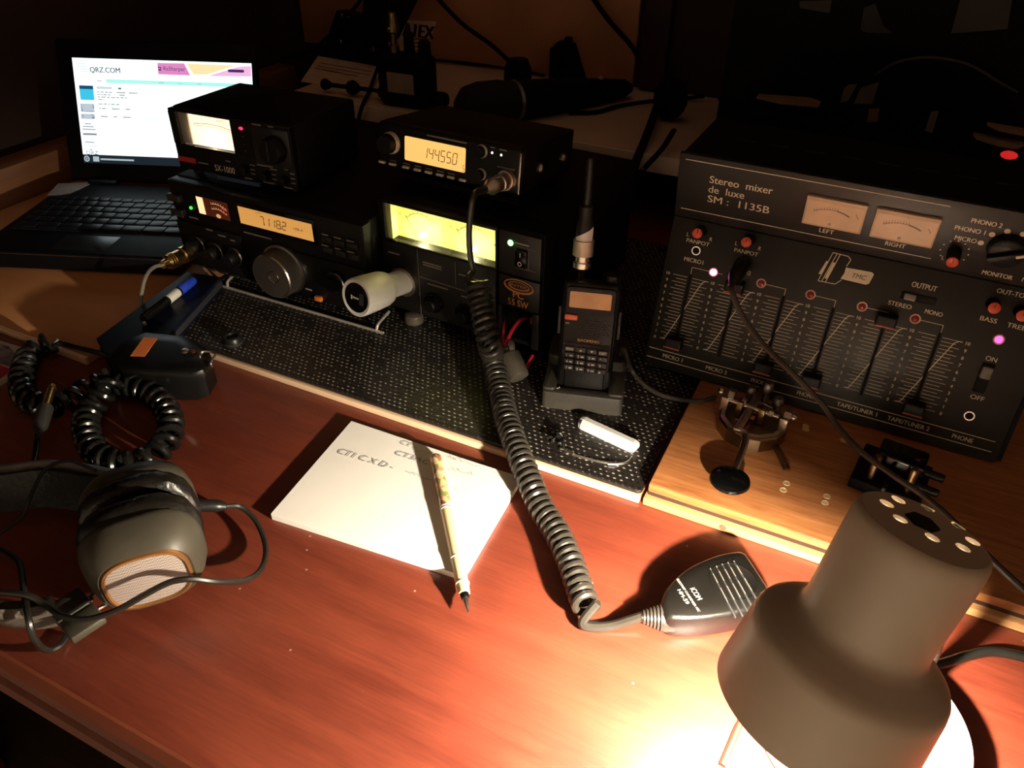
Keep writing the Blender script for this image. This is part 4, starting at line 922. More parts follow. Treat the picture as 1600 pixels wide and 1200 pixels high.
# ------------------------------------------------------------------ headphones
Ch = P(232, 905, .040); axh = P(300, 765, .055)-P(318, 862, .055); axh.z = 0; axh.normalize()
sdh = Vector((axh.y, -axh.x, 0)); tl = math.radians(-6)
az = axh*math.cos(tl)-Vector((0, 0, 1))*math.sin(tl); uz = axh*math.sin(tl)+Vector((0, 0, 1))*math.cos(tl)
Oh = Vector((Ch.x, Ch.y, 0)); hp = thing('headphones', 'grey over-ear headphones with copper-trimmed mesh grilles at the desk edge', 'headphones', Matrix.Translation(Oh))
def sup(a, n=2.8): c, s_ = math.cos(a), math.sin(a); return math.copysign(abs(c)**(2/n), c), math.copysign(abs(s_)**(2/n), s_)
def cup(rings, o, A, S, U, hw=.034, hh=.033, n=44, cap0=True, cap1=True, wr=0, closed_smooth=True):
    vs_ = []; fs_ = []
    for ri, (sc, t) in enumerate(rings):
        for i in range(n):
            x, y = sup(2*math.pi*i/n); k_ = sc*(1+wr*math.sin(i*5.3+ri*1.7)*math.sin(i*2.1))
            vs_.append(o+A*t+S*(x*hw*k_)+U*(y*hh*k_))
    for r_ in range(len(rings)-1):
        for i in range(n): fs_.append([r_*n+i, r_*n+(i+1) % n, (r_+1)*n+(i+1) % n, (r_+1)*n+i])
    if cap0: fs_.append(list(range(n)))
    if cap1: fs_.append([(len(rings)-1)*n+i for i in range(n)])
    mb = MB(); mb.add(vs_, fs_, None, True); return mb
hgrey = mat('headphone_grey', (.040, .035, .025), .45, bump=.08, spec=.3)
leath = mat('black_leather', (.006, .005, .004), .34, bump=.5, bscale=300, spec=.35)
o0 = Ch-Oh
cup([(.70, .0), (.74, -.0008), (.84, .003), (.94, .010), (1, .018), (1, .0215), (.96, .0235)], o0, az, sdh, uz).build('ear_cup', hgrey, hp)
trim = cup([(.63, -.0006), (.65, -.0022), (.69, -.0018), (.705, .0005)], o0, az, sdh, uz, cap0=False, cap1=False).build('grille_trim', mat('copper_trim', (.30, .14, .05), .35, .7), hp)
def mesh_cloth(name, c):
    mt = bpy.data.materials.new(name); mt.use_nodes = True; nt = mt.node_tree; N = nt.nodes; L = nt.links; b = N['Principled BSDF']; b.inputs['Roughness'].default_value = .5
    tc = N.new('ShaderNodeTexCoord'); ck = N.new('ShaderNodeTexChecker'); ck.inputs['Scale'].default_value = 900
    ck.inputs['Color1'].default_value = (*[x*1.2 for x in c], 1); ck.inputs['Color2'].default_value = (*[x*.62 for x in c], 1)
    L.new(tc.outputs['Object'], ck.inputs['Vector']); L.new(ck.outputs[0], b.inputs['Base Color']); return mt
gm = mesh_cloth('silver_mesh', (.24, .20, .18))
cup([(.64, -.0004), (.45, -.0014), (.2, -.0020)], o0, az, sdh, uz, cap0=False).build('grille', gm, trim)
cup([(.93, .0225), (1.0, .0260), (1.02, .0310), (.96, .0365), (.86, .0385)], o0, az, sdh, uz, wr=.018).build('ear_pad', leath, hp)
# second cup, less tilted, behind
t2 = math.radians(8); az2 = axh*math.cos(t2)-Vector((0, 0, 1))*math.sin(t2); uz2 = axh*math.sin(t2)+Vector((0, 0, 1))*math.cos(t2)
o2 = o0+az*.0405+Vector((0, 0, .003))
o2.z = .0415
cup([(.88, .0), (.97, .002), (1.02, .0070), (1.0, .0125), (.93, .0150)], o2, az2, sdh, uz2, wr=.018).build('ear_pad', leath, hp)
cup([(.97, .0145), (1.0, .0165), (1.0, .022), (.94, .030), (.80, .036), (.70, .038)], o2, az2, sdh, uz2).build('ear_cup', hgrey, hp)
# headband
def ribbon(path, wd, th, tilt, name, m_):
    vs_ = []; fs_ = []; k = len(path)
    for i, p in enumerate(path):
        d_ = (path[min(i+1, k-1)]-path[max(0, i-1)]).normalized(); n_ = Vector((-d_.y, d_.x, 0)).normalized(); tt = tilt(i/(k-1)) if callable(tilt) else tilt
        wv = (Vector((0, 0, 1))*math.cos(tt)+n_*math.sin(tt)); nv = (n_*math.cos(tt)-Vector((0, 0, 1))*math.sin(tt))
        for a_, b_ in ((-1, -1), (1, -1), (1, 1), (-1, 1)): vs_.append(p+wv*wd/2*a_+nv*th/2*b_)
    for i in range(k-1):
        for j in range(4): fs_.append([i*4+j, i*4+(j+1) % 4, (i+1)*4+(j+1) % 4, (i+1)*4+j])
    fs_ += [[0, 1, 2, 3], [4*k-4, 4*k-3, 4*k-2, 4*k-1]]
    mb = MB(); mb.add(vs_, fs_); return mb.build(name, m_, hp)
bandp = smooth_path([P(92, 960, .018)-Oh, P(45, 968, .021)-Oh, P(0, 966, .026)-Oh, P(-70, 945, .030)-Oh, P(-150, 880, .032)-Oh, P(-150, 800, .032)-Oh, P(-70, 765, .030)-Oh, P(10, 760, .026)-Oh, P(80, 752, .024)-Oh, P(150, 762, .024)-Oh, P(205, 775, .030)-Oh], 6)
ribbon(bandp, .030, .0055, .45, 'headband', mesh_cloth('band_mesh', (.10, .085, .07)))
ribbon([p+Vector((.0, .0, 0))+Vector((-(bandp[min(i+1, len(bandp)-1)]-bandp[max(i-1, 0)]).normalized().y, (bandp[min(i+1, len(bandp)-1)]-bandp[max(i-1, 0)]).normalized().x, 0))*-.006 for i, p in enumerate(bandp)], .026, .007, .45, 'headband_padding', leath)
qd = [P(u, v, .026)-Oh for u, v in ((74, 944), (130, 908), (154, 966), (102, 998))]
c_ = sum(qd, Vector())/4; e1 = ((qd[1]+qd[2])/2-(qd[0]+qd[3])/2); e2 = ((qd[0]+qd[1])/2-(qd[3]+qd[2])/2); l1, l2 = e1.length, e2.length; e1.normalize(); e3 = e1.cross(e2).normalized(); e2 = e3.cross(e1)
Mq = Matrix(((e1.x, e2.x, e3.x, c_.x), (e1.y, e2.y, e3.y, c_.y), (e1.z, e2.z, e3.z, c_.z), (0, 0, 0, 1)))
mb = MB(); mb.box(-l1/2, l1/2, 0, l2/2, -.0080, -.001, .0015, 2, M=Mq); mb.box(-l1/2, l1/2, -l2/2, -.001, -.0080, -.002, .0015, 2, M=Mq); mb.build('slider_block', hgrey, hp)
mb = MB(); mb.tube([Mq @ Vector((-l1/2, -.0005, .0002)), Mq @ Vector((l1/2+.001, -.0005, .0002))], .0010, 6); mb.build('slider_rod', blkg, hp)
# wire yokes
mb = MB(); w0 = Mq @ Vector((l1/2, .004, -.004)); 
mb.tube(smooth_path([w0, P(160, 900, .040)-Oh, P(163, 872, .052)-Oh, P(185, 855, .060)-Oh, P(210, 850, .062)-Oh], 5), .0011, 6)
mb.build('yoke_wire', chrome, hp); mb = MB()
mb.tube(smooth_path([Mq @ Vector((l1/2, -.006, -.004)), P(178, 940, .018)-Oh, P(200, 948, .012)-Oh, P(218, 950, .012)-Oh, P(232, 938, .016)-Oh], 5), .0011, 6)
mb.build('yoke_wire', chrome, hp)
mb = MB(); mb.sphere(w0, .0025, 10); mb.build('yoke_pin', steel, hp); mb = MB(); mb.sphere(P(210, 850, .062)-Oh, .0022, 10); mb.build('yoke_pin', steel, hp)
# headphone lead
pth = smooth_path([P(306, 790, .030), P(330, 790, .0275), P(352, 791, .024)], 4)
mb = MB(); mb.tube([p-Oh for p in pth], [.0042]*(len(pth)-2)+[.0034, .0028], 10); mb.build('lead_plug', rub, hp)
pth = smooth_path([P(352, 791, .024), P(375, 792, .018), P(397, 810, .012), P(412, 840, .008), P(415, 868, .008), P(405, 893, .012), P(382, 907, .022), P(340, 909, .040), P(300, 905, .050), P(265, 910, .052), P(225, 930, .048), P(190, 950, .042), P(160, 962, .040), P(130, 968, .039), P(98, 963, .038), P(70, 945, .036), P(40, 930, .040), P(-20, 925, .040)], 6)
mb = MB(); mb.tube([p-Oh for p in pth], .0019, 8)
pth = smooth_path([P(-20, 850, .03), P(8, 862, .030), P(30, 880, .030), P(37, 920, .034), P(44, 965, .038), P(55, 1000, .024), P(74, 1016, .008), P(95, 1008, .003), P(107, 988, .002)], 6); mb.tube([p-Oh for p in pth], .0019, 8)
pth = smooth_path([P(-15, 842, .03), P(5, 830, .03), P(35, 805, .034), P(50, 770, .044), P(70, 735, .05), P(105, 720, .05), P(150, 735, .045)], 6); mb.tube([p-Oh for p in pth], .0012, 8)
mb.build('lead', mat('headphone_lead', (.010, .0085, .0065), .35), hp)
mb = MB(); pth = smooth_path([P(208, 745, .050), P(228, 740, .056), P(246, 741, .056), P(248, 750, .050)], 5); mb.tube([p-Oh for p in pth], .0011, 6); mb.build('rear_yoke_wire', blkg, hp)

# ------------------------------------------------------------------ pine board with two telegraph keys
pbd = thing('key_board', 'varnished pine board with stepped front edge carrying the telegraph keys', 'board', T(-.0855, .40, 0))
MB().box(0, .40, 0, .36, .0003, .0072, .0012).build('lower_plank', raw_m if False else wood('pale_pine', (.42, .20, .075), (.62, .36, .16), 12, (1, 14, 14), .4, coat=.1), pbd)
MB().box(.0015, .40, .0045, .36, .0103, .018, .0014).build('upper_plank', pine_m, pbd)
MB().box(.0022, .39, .0050, .35, .0070, .0105).build('shade_strip', mat('groove_shade', (.035, .011, .005), .7), pbd)  # dark strip between the planks, shade put into its colour
Ob = Vector((-.0855, .40, 0))
for u, v in ((1229, 755), (1224, 765.5), (1292, 775.5), (1289, 785.5), (1259, 666), (1259, 671), (1318, 688)):
    p = P(u, v, .018)-Ob; MB().lathe([(0, .0001), (.0018, .0001), (.0019, .0005), (.0026, .0004), (.0027, -.0004)], (p.x, p.y, .018), (0, 0, 1), 16).build('screw_hole', [mat('hole_rim', (.70, .5, .28), .5)], pbd)
p = P(1136, 806, .004)-Ob; MB().lathe([(0, .0006), (.0022, .0006), (.0026, 0), (0, 0)], (p.x, -.0001, .0045), (0, -1, 0), 14).build('plank_nail', mat('nail_brown', (.15, .07, .04), .5), pbd)

kc_ = P(1172, 672, .018); kz = .0181
tk = thing('telegraph_key', 'round brass telegraph key with a black knob on the pine board', 'telegraph key', T(kc_.x, kc_.y, kz, math.radians(-6)))
dkb = mat('dark_brass', (.30, .22, .13), .32, 1, bump=.2)
MB().lathe([(0, 0), (.0262, 0), (.0262, .0105), (.0250, .0120), (.0215, .0125), (.0205, .0105), (0, .0100)], (0, 0, 0), (0, 0, 1), 12, smooth=False).build('round_base', dkb, tk)
MB().lathe([(.0212, .0126), (.0220, .0132), (.0250, .0126)], (0, 0, 0), (0, 0, 1), 12).build('base_rim', steel, tk)
# lever from the rear pivot to the knob in front
MB().box(-.0065, -.0005, -.032, .030, .0185, .0215, .0008).build('lever', steel, tk)
kx = Matrix.Translation((kc_.x, kc_.y, kz)) @ Matrix.Rotation(math.radians(-6), 4, 'Z')
pk = kx.inverted() @ P(1141, 748, .0185+.012)
MB().lathe([(0, 0), (.006, 0), (.0065, .002), (.0130, .0045), (.0142, .0062), (.0136, .0080), (.010, .0094), (0, .0100)], (pk.x, pk.y, .0045), (0, 0, 1), 32).build('knob', blkg, tk)
MB().tube(smooth_path([(-.0035, -.030, .0200), (pk.x*.6, -.036, .0185), (pk.x, pk.y+.006, .0095), (pk.x, pk.y, .0085)], 5), .0030, 8, flat=.5).build('lever_tip', steel, tk)
mb = MB(); mb.box(-.014, -.009, -.004, .004, .0105, .0245, .001); mb.build('pivot_post', dkb, tk); mb = MB(); mb.box(.003, .008, -.004, .004, .0105, .0245, .001); mb.build('pivot_post', dkb, tk)
mb = MB(); mb.cyl((-.022, 0, .0210), (.018, 0, .0210), .0016, n=12); mb.build('pivot_rod', steel, tk)
mb = MB(); mb.lathe([(.0045, 0), (.0052, .001), (.0045, .002), (.0052, .003), (.0045, .004)], (-.001, .004, .0102), (0, 0, 1), 20); mb.lathe([(.0025, .0), (.0040, .0), (.0040, .004), (0, .004)], (-.003, -.012, .0100), (0, 0, 1), 16); mb.build('contact', mat('copper_bright', (.7, .35, .2), .25, 1), tk)
for x0, y0, s_ in ((-.0235, .004, -1), (.0225, .002, 1)):
    mb = MB(); mb.cyl((x0, y0, .006), (x0, y0, .0235), .0032, n=12); tp = mb.build('terminal_post', steel, tk)
    mb = MB(); mb.lathe([(0, 0), (.0046, 0), (.0046, .0048), (0, .0048)], (x0-s_*.0010, y0, .0240), (1, 0, 0), 6, smooth=False); mb.lathe([(0, 0), (.0038, 0), (.0038, .0035), (0, .0035)], (x0-s_*.012, y0-.002, .0215), (1, 0, 0), 6, smooth=False); mb.sphere((x0+s_*.0055, y0, .0235), .0030, 12); mb.build('terminal_nut', chrome, tk)
    mb = MB(); mb.box(x0-.0030, x0+.0030, y0-.006, y0-.0045, .0100, .0225, .0004); mb.build('terminal_plate', steel, tk)
for x0, y0, h_ in ((-.010, .020, .026), (.001, .024, .032), (.012, .020, .024)):
    mb = MB(); mb.lathe([(0, 0), (.0028, 0), (.0028, h_-.008), (.0045, h_-.007), (.0045, h_-.002), (.0030, h_), (0, h_)], (x0, y0, 0), (0, 0, 1), 14); mb.build('adjusting_screw', mat('dim_steel', (.25, .22, .2), .4, 1), tk)
# loose terminal lug hanging to the right
a_ = kx.inverted() @ P(1213, 700, .020); b_ = kx.inverted() @ P(1229, 735, .0195); d_ = b_-a_; l_ = d_.length
Ml = Matrix.Translation((a_.x, a_.y, .0016)) @ Matrix.Rotation(math.atan2(d_.y, d_.x), 4, 'Z')
mb = MB(); mb.box(-.006, l_-.006, -.0026, .0026, .0, .0014, .0004, M=Ml); mb.box(l_-.0062, l_, -.0026, -.0014, .0, .0014, M=Ml); mb.box(l_-.0062, l_, .0014, .0026, .0, .0014, M=Ml); mb.box(l_-.0012, l_, -.0026, .0026, .0, .0014, M=Ml); mb.build('terminal_lug', mat('lug_bronze', (.20, .10, .06), .4, .8), tk)

# paddle key behind the lamp
pk0 = P(1392, 752, .018); pd = thing('paddle_key', 'black paddle key standing on the pine board behind the lamp head', 'telegraph key', T(pk0.x, pk0.y, .0181, math.radians(-8)))
MB().box(-.025, .022, -.024, .022, 0, .009, .0012).build('base_block', blkm, pd)
MB().box(-.015, .017, -.006, .016, .009, .024, .002).build('body_block', blkg, pd)
for x0 in (-.013, .011): MB().lathe([(0, 0), (.0032, 0), (.0032, .018), (.0022, .020), (0, .020)], (x0, -.015, .009), (0, 0, 1), 14).build('contact_post', dkb, pd)
for z0, y0 in ((.012, -.002), (.018, .008)): 
    mb = MB(); mb.cyl((.010, y0-.008, z0), (.030, y0-.008, z0), .0030, n=14, ch=.0006); mb.build('adjusting_knob', blk, pd)
MB().box(-.004, -.001, -.036, -.004, .010, .020, .0006).build('finger_paddle', blkg, pd)
MB().sphere((.009, -.0063, .0225), .0012, 8).build('screw_head', chrome, pd)

# ------------------------------------------------------------------ stereo mixer
MMX = pose(-.1343, .5455, .02, -.0208)
mxr = thing('stereo_mixer', 'black stereo mixer desk with six faders, twin meters and cream lettering', 'mixer', MMX)
Wm = .2735; pl_, pu_ = -.2409, .1778
LO = Matrix.Rotation(pl_, 4, 'X'); seam = LO @ Vector((0, 0, .1289)); UP = Matrix.Translation(seam) @ Matrix.Rotation(pu_, 4, 'X') @ Matrix.Translation((-.0012, 0, .0010))
top = UP @ Vector((0, 0, .0542))
side = [(.004, 0.0), (seam.y+.004, seam.z), (top.y+.004, top.z), (.118, top.z), (.118, 0)]
mb = MB(); k = len(side); mb.add([(.002, y, z) for y, z in side]+[(Wm+.004, y, z) for y, z in side], [list(range(k)), list(range(k, 2*k))]+[[i, (i+1) % k, k+(i+1) % k, k+i] for i in range(k)]); mb.build('case', blkm, mxr)
panm = mat('mixer_panel', (.0175, .0155, .013), .4, var=.12, vscale=25, bump=.12, bscale=1500, spec=.35)
MB().box(0, Wm, 0, .004, 0, .1289, .0006, M=LO).build('fader_panel', panm, mxr)
MB().box(.001, Wm+.004, 0, .004, -.0005, .0542, .0006, M=UP).build('meter_panel', panm, mxr)
mb = MB()
for i in range(9): mb.box(.03+i*.026, .045+i*.026, .07, .073, top.z-.0002, top.z+.0004)
mb.build('top_vents', dkgry, mxr)
for x in (.06, Wm-.02):
    for y in (.02, .10): MB().cyl((x, y, -.0019), (x, y, .001), .006).build('rubber_foot', rub, mxr)
FL = lambda x=0, z=0, y=-.0002: LO @ F(x, z, y)
FU = lambda x=0, z=0, y=-.0002: UP @ F(x, z, y)
lw = .00045
# upper panel
mb = MB(); mb.line((.0058, .0498), (.1878, .0498), .0006, FU()); mb.line((.0060, .0073), (.1882, .0073), .0006, FU())
for t_, x0, x1, z0, sz in (('Stereo  mixer', .0259, .0729, .0340, .0062), ('de  luxe', .0259, .0531, .0258, .0062), ('SM :  1135B', .0262, .0731, .0175, .0062)): mb.text(t_, sz, FU(x0, z0), width=x1-x0, bold=.010)
for t_, x0, x1, z0, sz in (('LEFT', .1110, .1212, .0108, .0036), ('RIGHT', .1567, .1700, .0110, .0036), ('PHONO 2', .2029, .2211, .0410, .0036), ('PHONO 1', .1951, .2135, .0336, .0036), ('MICRO', .1974, .2107, .0260, .0036), ('MONITOR', .2216, .2402, .0035, .0036), ('MASTER', .2459, .262, .0040, .0036)): mb.text(t_, sz, FU(x0, z0), width=x1-x0, bold=.015)
for x0, z0 in ((.2134, .0272), (.2176, .0350), (.2253, .0394), (.2344, .0395), (.242, .036)): mb.flat([(x0+.0019*math.cos(a_*math.pi/8), z0+.0019*math.sin(a_*math.pi/8)) for a_ in range(16)], FU())
for i in range(9):
    a_ = math.radians(215-i*31); mb.flat([(.2005+.0088*math.cos(a_)+.0006*math.cos(q*math.pi/4), .0165+.0088*math.sin(a_)+.0006*math.sin(q*math.pi/4)) for q in range(8)], FU())
mb.text('L', .003, FU(.1945, .0085)); mb.build('upper_lettering', print_w, mxr)
for i in range(2):
    x0 = .0985+i*.0471; X1 = x0+.0394
    mb = MB(); mb.box(x0-.001, X1+.001, -.0030, .001, .0167, .0402, .0008, M=UP); vm = mb.build('level_meter', mat('meter_shell', (.75, .58, .40), .25, var=.1), mxr)
    MB().rect(x0+.0005, X1-.0005, .0185, .0375, FU(y=-.0033)).build('meter_dial', mat('meter_ivory', (.85, .66, .46), .35, var=.1), vm)
    mb = MB(); prev = None
    for j in range(15):
        a_ = math.radians(118-56*j/14); p_ = (x0+.018+.026*math.cos(a_), .0060+.0265*math.sin(a_))
        if prev: mb.line(prev, p_, .0004 if j < 10 else .0009, FU(y=-.0035))
        if j < 10: mb.line(p_, (p_[0], p_[1]+.0022), .00025, FU(y=-.0035))
        prev = p_
    mb.line((x0+.034, .0325), (x0+.0365, .0290), .0004, FU(y=-.0035)); mb.build('scale_print', mat('scale_brown', (.20, .12, .07), .6), vm)
    MB().sphere((0, 0, 0), .0012, 8, M=UP @ Matrix.Translation((x0+.0185, -.0036, .0205))).build('pivot_screw', whitep, vm)
def knob(fr, x, z, r_, h_, capcol=None, nm='knob'):
    Mk = fr @ Matrix.Translation((x, 0, z)); mb = MB(); mb.lathe([(0, 0), (r_, 0), (r_*.92, h_-.001), (r_*.8, h_), (0, h_)], (0, 0, 0), (0, -1, 0), 24, M=Mk); kb = mb.build(nm, blk, mxr)
    if capcol:
        MB().lathe([(r_*.86, h_-.0006), (r_*.84, h_+.0006), (r_*.6, h_+.0010), (0, h_+.0010)], (0, 0, 0), (0, -1, 0), 24, M=Mk).build('red_cap', red_cap, kb)
        MB().line((0, 0), (0, r_*.6), .0005, Mk @ F(y=-h_-.0012)).build('pointer_line', ink, kb)
    return kb, Mk
knob(UP, .2005, .0165, .0046, .0130, True)
for x0, z0 in ((.0237, .1213), (.0617, .1225), (.2340, .1140), (.2515, .1130)): knob(LO, x0, z0, .0046, .0130, True)
kb, Mk = knob(UP, .2290, .0265, .0118, .0080, nm='selector_knob')
MB().box(-.0022, .0022, -.0125, -.0078, -.0108, .0108, .001, M=Mk @ Matrix.Rotation(math.radians(65), 4, 'Y')).build('grip_bar', blk, kb)
MB().rect(-.0010, .0010, .0060, .0105, Mk @ Matrix.Rotation(math.radians(65), 4, 'Y') @ F(y=-.0127)).build('pointer_line', print_w, kb)
kb, Mk = knob(UP, .2620, .0260, .0118, .0080, nm='selector_knob')
# lower panel lettering
mb = MB(); mb.line((.0019, .0159), (.2686, .0159), .0006, FL()); mb.line((.0012, .0075), (.2688, .0075), .0006, FL())
for t_, x0, x1, z0, sz in (('L', .0132, .0150, .1150, .0032), ('R', .0318, .0338, .1150, .0032), ('PANPOT', .0140, .0325, .1105, .0032), ('L', .0520, .0538, .1160, .0032), ('R', .0700, .0720, .1160, .0032), ('PANPOT', .0525, .0710, .1110, .0032), ('MICRO1', .0153, .0310, .0953, .0034), ('MICRO2', .0535, .0690, .0955, .0034), ('OUTPUT', .1810, .1975, .1138, .0040), ('STEREO', .1700, .1858, .0973, .0034), ('MONO', .1951, .2067, .0970, .0034), ('BASS', .2299, .2404, .1010, .0034), ('TREBLE', .2470, .2640, .1005, .0034), ('OUT-TONE', .2333, .2560, .1222, .0034), ('ON', .2424, .2495, .0738, .0036), ('OFF', .2424, .2515, .0434, .0036), ('MICRO 1', .0150, .0322, .0100, .0036), ('MICRO 2', .0526, .0703, .0100, .0036), ('PHONO 1', .0905, .1080, .0100, .0036), ('PHONO 2', .1273, .1450, .0100, .0036), ('TAPE/TUNER 1', .1580, .1878, .0100, .0036), ('TAPE/TUNER 2', .1955, .2252, .0100, .0036), ('PHONE', .2410, .2550, .0100, .0036)): mb.text(t_, sz, FL(x0, z0), width=x1-x0, bold=.012)
mb.build('lower_lettering', print_w, mxr)
Z0, Z10 = .0263, .0825
slotx = [.0231+.0373*i for i in range(6)]; labx = [.0048+.0373*i for i in range(7)]
for i in range(6):
    sx_ = slotx[i]; mb = MB()
    for j in range(21):
        z = Z0+(Z10-Z0)*j/20; s_ = .0030 if j % 2 else 0
        mb.line((labx[i]+.0042+s_, z), (sx_-.0022, z), lw*.8, FL()); mb.line((sx_+.0022, z), (labx[i+1]-.0042-s_, z), lw*.8, FL())
    pts_ = [(labx[i]+.0050, Z0), (labx[i]+.0085, Z0+.001), (labx[i+1]-.0085, Z10-.002), (labx[i+1]-.0060, Z10), (labx[i+1]-.0035, Z10)]
    for a_, b_ in zip(pts_, pts_[1:]): mb.line(a_, b_, .0006, FL(y=-.00025))
    for j in range(11):
        mb.text(str(j), .0026, FL(labx[i], Z0+(Z10-Z0)*j/10-.0013), 'CENTER', bold=.015)
        if i == 5: mb.text(str(j), .0026, FL(labx[6], Z0+(Z10-Z0)*j/10-.0013), 'CENTER', bold=.015)
    mb.build('fader_scale', print_w, mxr)
    MB().box(sx_-.0011, sx_+.0011, -.0004, .0002, .0235, .0855, M=LO).build('fader_slot', pit, mxr)
    zk = (.0275, .0850, .0270, .0268, .0868, .0268)[i]
    mb = MB(); mb.prism([(-.0070, -.0045), (.0070, -.0045), (.0070, .0045), (-.0070, .0045)], 0, .0115, LO @ F(sx_, zk, -.001), bev=.0012); fk = mb.build('fader_knob', blk, mxr)
    MB().rect(-.0068, .0068, -.0042, -.0030, LO @ F(sx_, zk, -.0127)).build('red_line', mat('fader_red', (.50, .08, .05), .45), fk)
for i, (x0, on) in enumerate(((.0406, 1), (.0787, 0), (.1163, 0), (.1538, 0), (.1907, 0), (.2457, 2))):
    Mk = LO @ Matrix.Translation((x0, 0, .0913 if on < 2 else .0904)); mb = MB()
    mb.lathe([(0, .0016), (.0012, .0015), (.0025, .0009), (.0027, 0)], (0, 0, 0), (0, -1, 0), 16, M=Mk)
    lm = mb.build('indicator_lamp', (mat('dark_red_led', (.25, .02, .015), .2), mat('magenta_led', (.5, .02, .2), .3, emit=(1, .22, .62), es=9), mat('magenta_led_soft', (.5, .02, .2), .3, emit=(1, .10, .42), es=2.2))[on], mxr)
    MB().lathe([(.0027, .0004), (.0037, .0005), (.0038, 0)], (0, 0, 0), (0, -1, 0), 20, M=Mk).build('lamp_ring', mat('ring_pink', (.7, .42, .32), .4), lm)
mb = MB()
for x0, xs_ in ((.0787, slotx[2]), (.1163, slotx[3]), (.1538, slotx[4]), (.1907, slotx[5])): mb.line((x0+.003, .0913), (xs_, .0913), lw, FL()); mb.line((xs_, .0913), (xs_, .0858), lw, FL())
mb.line((slotx[0], .0913), (.0376, .0913), lw, FL()); mb.line((slotx[0], .0913), (slotx[0], .0858), lw, FL()); mb.line((.0437, .0913), (.0480, .0913), lw, FL()); mb.build('bracket_lines', print_w, mxr)
for x0, z0 in ((.0233, .1052), (.2465, .0302)):
    Mk = LO @ Matrix.Translation((x0, 0, z0)); MB().lathe([(.0026, .0002), (.0028, .0008), (.0036, .0008), (.0038, 0)], (0, 0, 0), (0, -1, 0), 24, M=Mk).build('jack_socket', silver, mxr); MB().lathe([(0, .0003), (.0027, .0003)], (0, 0, 0), (0, -1, 0), 20, M=Mk).build('socket_hole', pit, mxr)
for (x0, x1, z0, z1, hx0, hx1, hz0, hz1) in ((.1765, .1998, .1036, .1095, .1785, .1865, .1042, .1090), (.2418, .2500, .0490, .0722, .2424, .2494, .0610, .0700)):
    mb = MB(); mb.box(x0, x1, -.0006, .001, z0, z1, .0006, M=LO); sl = mb.build('slide_switch', pit, mxr)
    MB().box(hx0, hx1, -.0045, 0, hz0, hz1, .0008, M=LO).build('switch_slider', mat('slider_grey', (.16, .14, .12), .4), sl)
# emblem: striped block letter with a tab
mb = MB(); M_ = FL(y=-.0002)
for a_, b_ in (((.1233, .1260), (.1340, .1256)), ((.1233, .1260), (.1186, .1030)), ((.1186, .1030), (.1310, .1034)), ((.1310, .1034), (.1345, .1075)), ((.1340, .1256), (.1366, .1235)), ((.1366, .1235), (.1350, .1180)), ((.1262, .1258), (.1212, .1032)), ((.1285, .1258), (.1240, .1032))): mb.line(a_, b_, .0006, M_)
mb.flat([(.1204, .1190), (.1217, .1190), (.1197, .1083), (.1175, .1083)], M_); mb.flat([(.1252, .1190), (.1268, .1190), (.1242, .1060), (.1226, .1060)], M_)
mb.flat([(.1349, .1172), (.1530, .1178), (.1548, .1166), (.1545, .1145), (.1535, .1092), (.1515, .1079), (.1336, .1082), (.1350, .1130)], M_); mb.build('emblem', print_w, mxr)
mb = MB(); mb.text('TMC', .0036, FL(.1400, .1110, -.0004), width=.0100, bold=.0, shear=.2); mb.build('emblem_lettering', ink, mxr)
# plug and cable from the second microphone input
Mk = MMX @ LO; pj = Mk @ Vector((.0617, -.001, .1050)); nrm_ = (Mk.to_3x3() @ Vector((0, -1, 0))).normalized()
pc_ = thing('mixer_cable', 'black jack plug in the mixer with a thin cable trailing over the pine board', 'cable', Matrix.Translation(pj))
d_ = (nrm_+Vector((0, 0, -.35))).normalized()
MB().lathe([(0, 0), (.0045, 0), (.0062, .003), (.0062, .020), (.0050, .026), (.0028, .034), (0, .034)], (0, 0, 0), d_, 20).build('jack_plug', rub, pc_)
pe = pj+d_*.033
pth = smooth_path([pe, Py(1143, 452, .510), Py(1158, 490, .505), Py(1190, 535, .500), Py(1240, 585, .492), P(1285, 632, .060), P(1310, 668, .050), P(1345, 705, .046), P(1395, 742, .046), P(1450, 780, .046), P(1505, 830, .044), P(1555, 880, .040), P(1605, 926, .034), P(1680, 990, .020), Vector((.26, .385, .004)), Vector((.36, .37, .0025)), Vector((.52, .42, .0025)), Vector((.745, .50, .0025))], 7)
MB().tube([p-pj for p in pth], .0022, 8).build('cable', mat('brown_black_cable', (.035, .026, .02), .4), pc_)

# ------------------------------------------------------------------ desk lamp
cap_c = Vector((.0535, .2492, .1869)); sh_c = Vector((.0422, .2265, .1188)); LK = .875; axl = (sh_c-cap_c).normalized()
dlm = thing('desk_lamp', 'taupe bell-shaped desk lamp with vent holes in its top, lit and pointing down', 'lamp', T(.076, .29, 0))
Ol = Vector((.076, .29, 0)); co = cap_c-Ol
shm = mat('taupe_enamel', (.50, .41, .31), .36, var=.04, vscale=20)
linm = mat('white_lining', (.85, .82, .74), .5, var=.02)
prof = [(.0281, -.0004), (.0295, .0006), (.0304, .003), (.0308, .008), (.0304, .050), (.0306, .0545), (.0319, .0575), (.0350, .0600), (.0420, .0640), (.0462, .0672), (.0478, .0700), (.0485, .0740), (.0508, .104), (.0510, .1085)]
prof = [(r_*LK*.955, t_*LK) for r_, t_ in prof]
mb = MB(); mb.lathe(prof, co, axl, 64); shd = mb.build('lamp_shade', shm, dlm)
mb = MB(); mb.lathe([prof[-1], (prof[-1][0]-.0013, prof[-1][1])]+[(r_-.0013, t_+.0003) for r_, t_ in prof[::-1][1:-1]]+[(.0232, .0014)], co, axl, 64); mb.build('shade_lining', linm, shd)
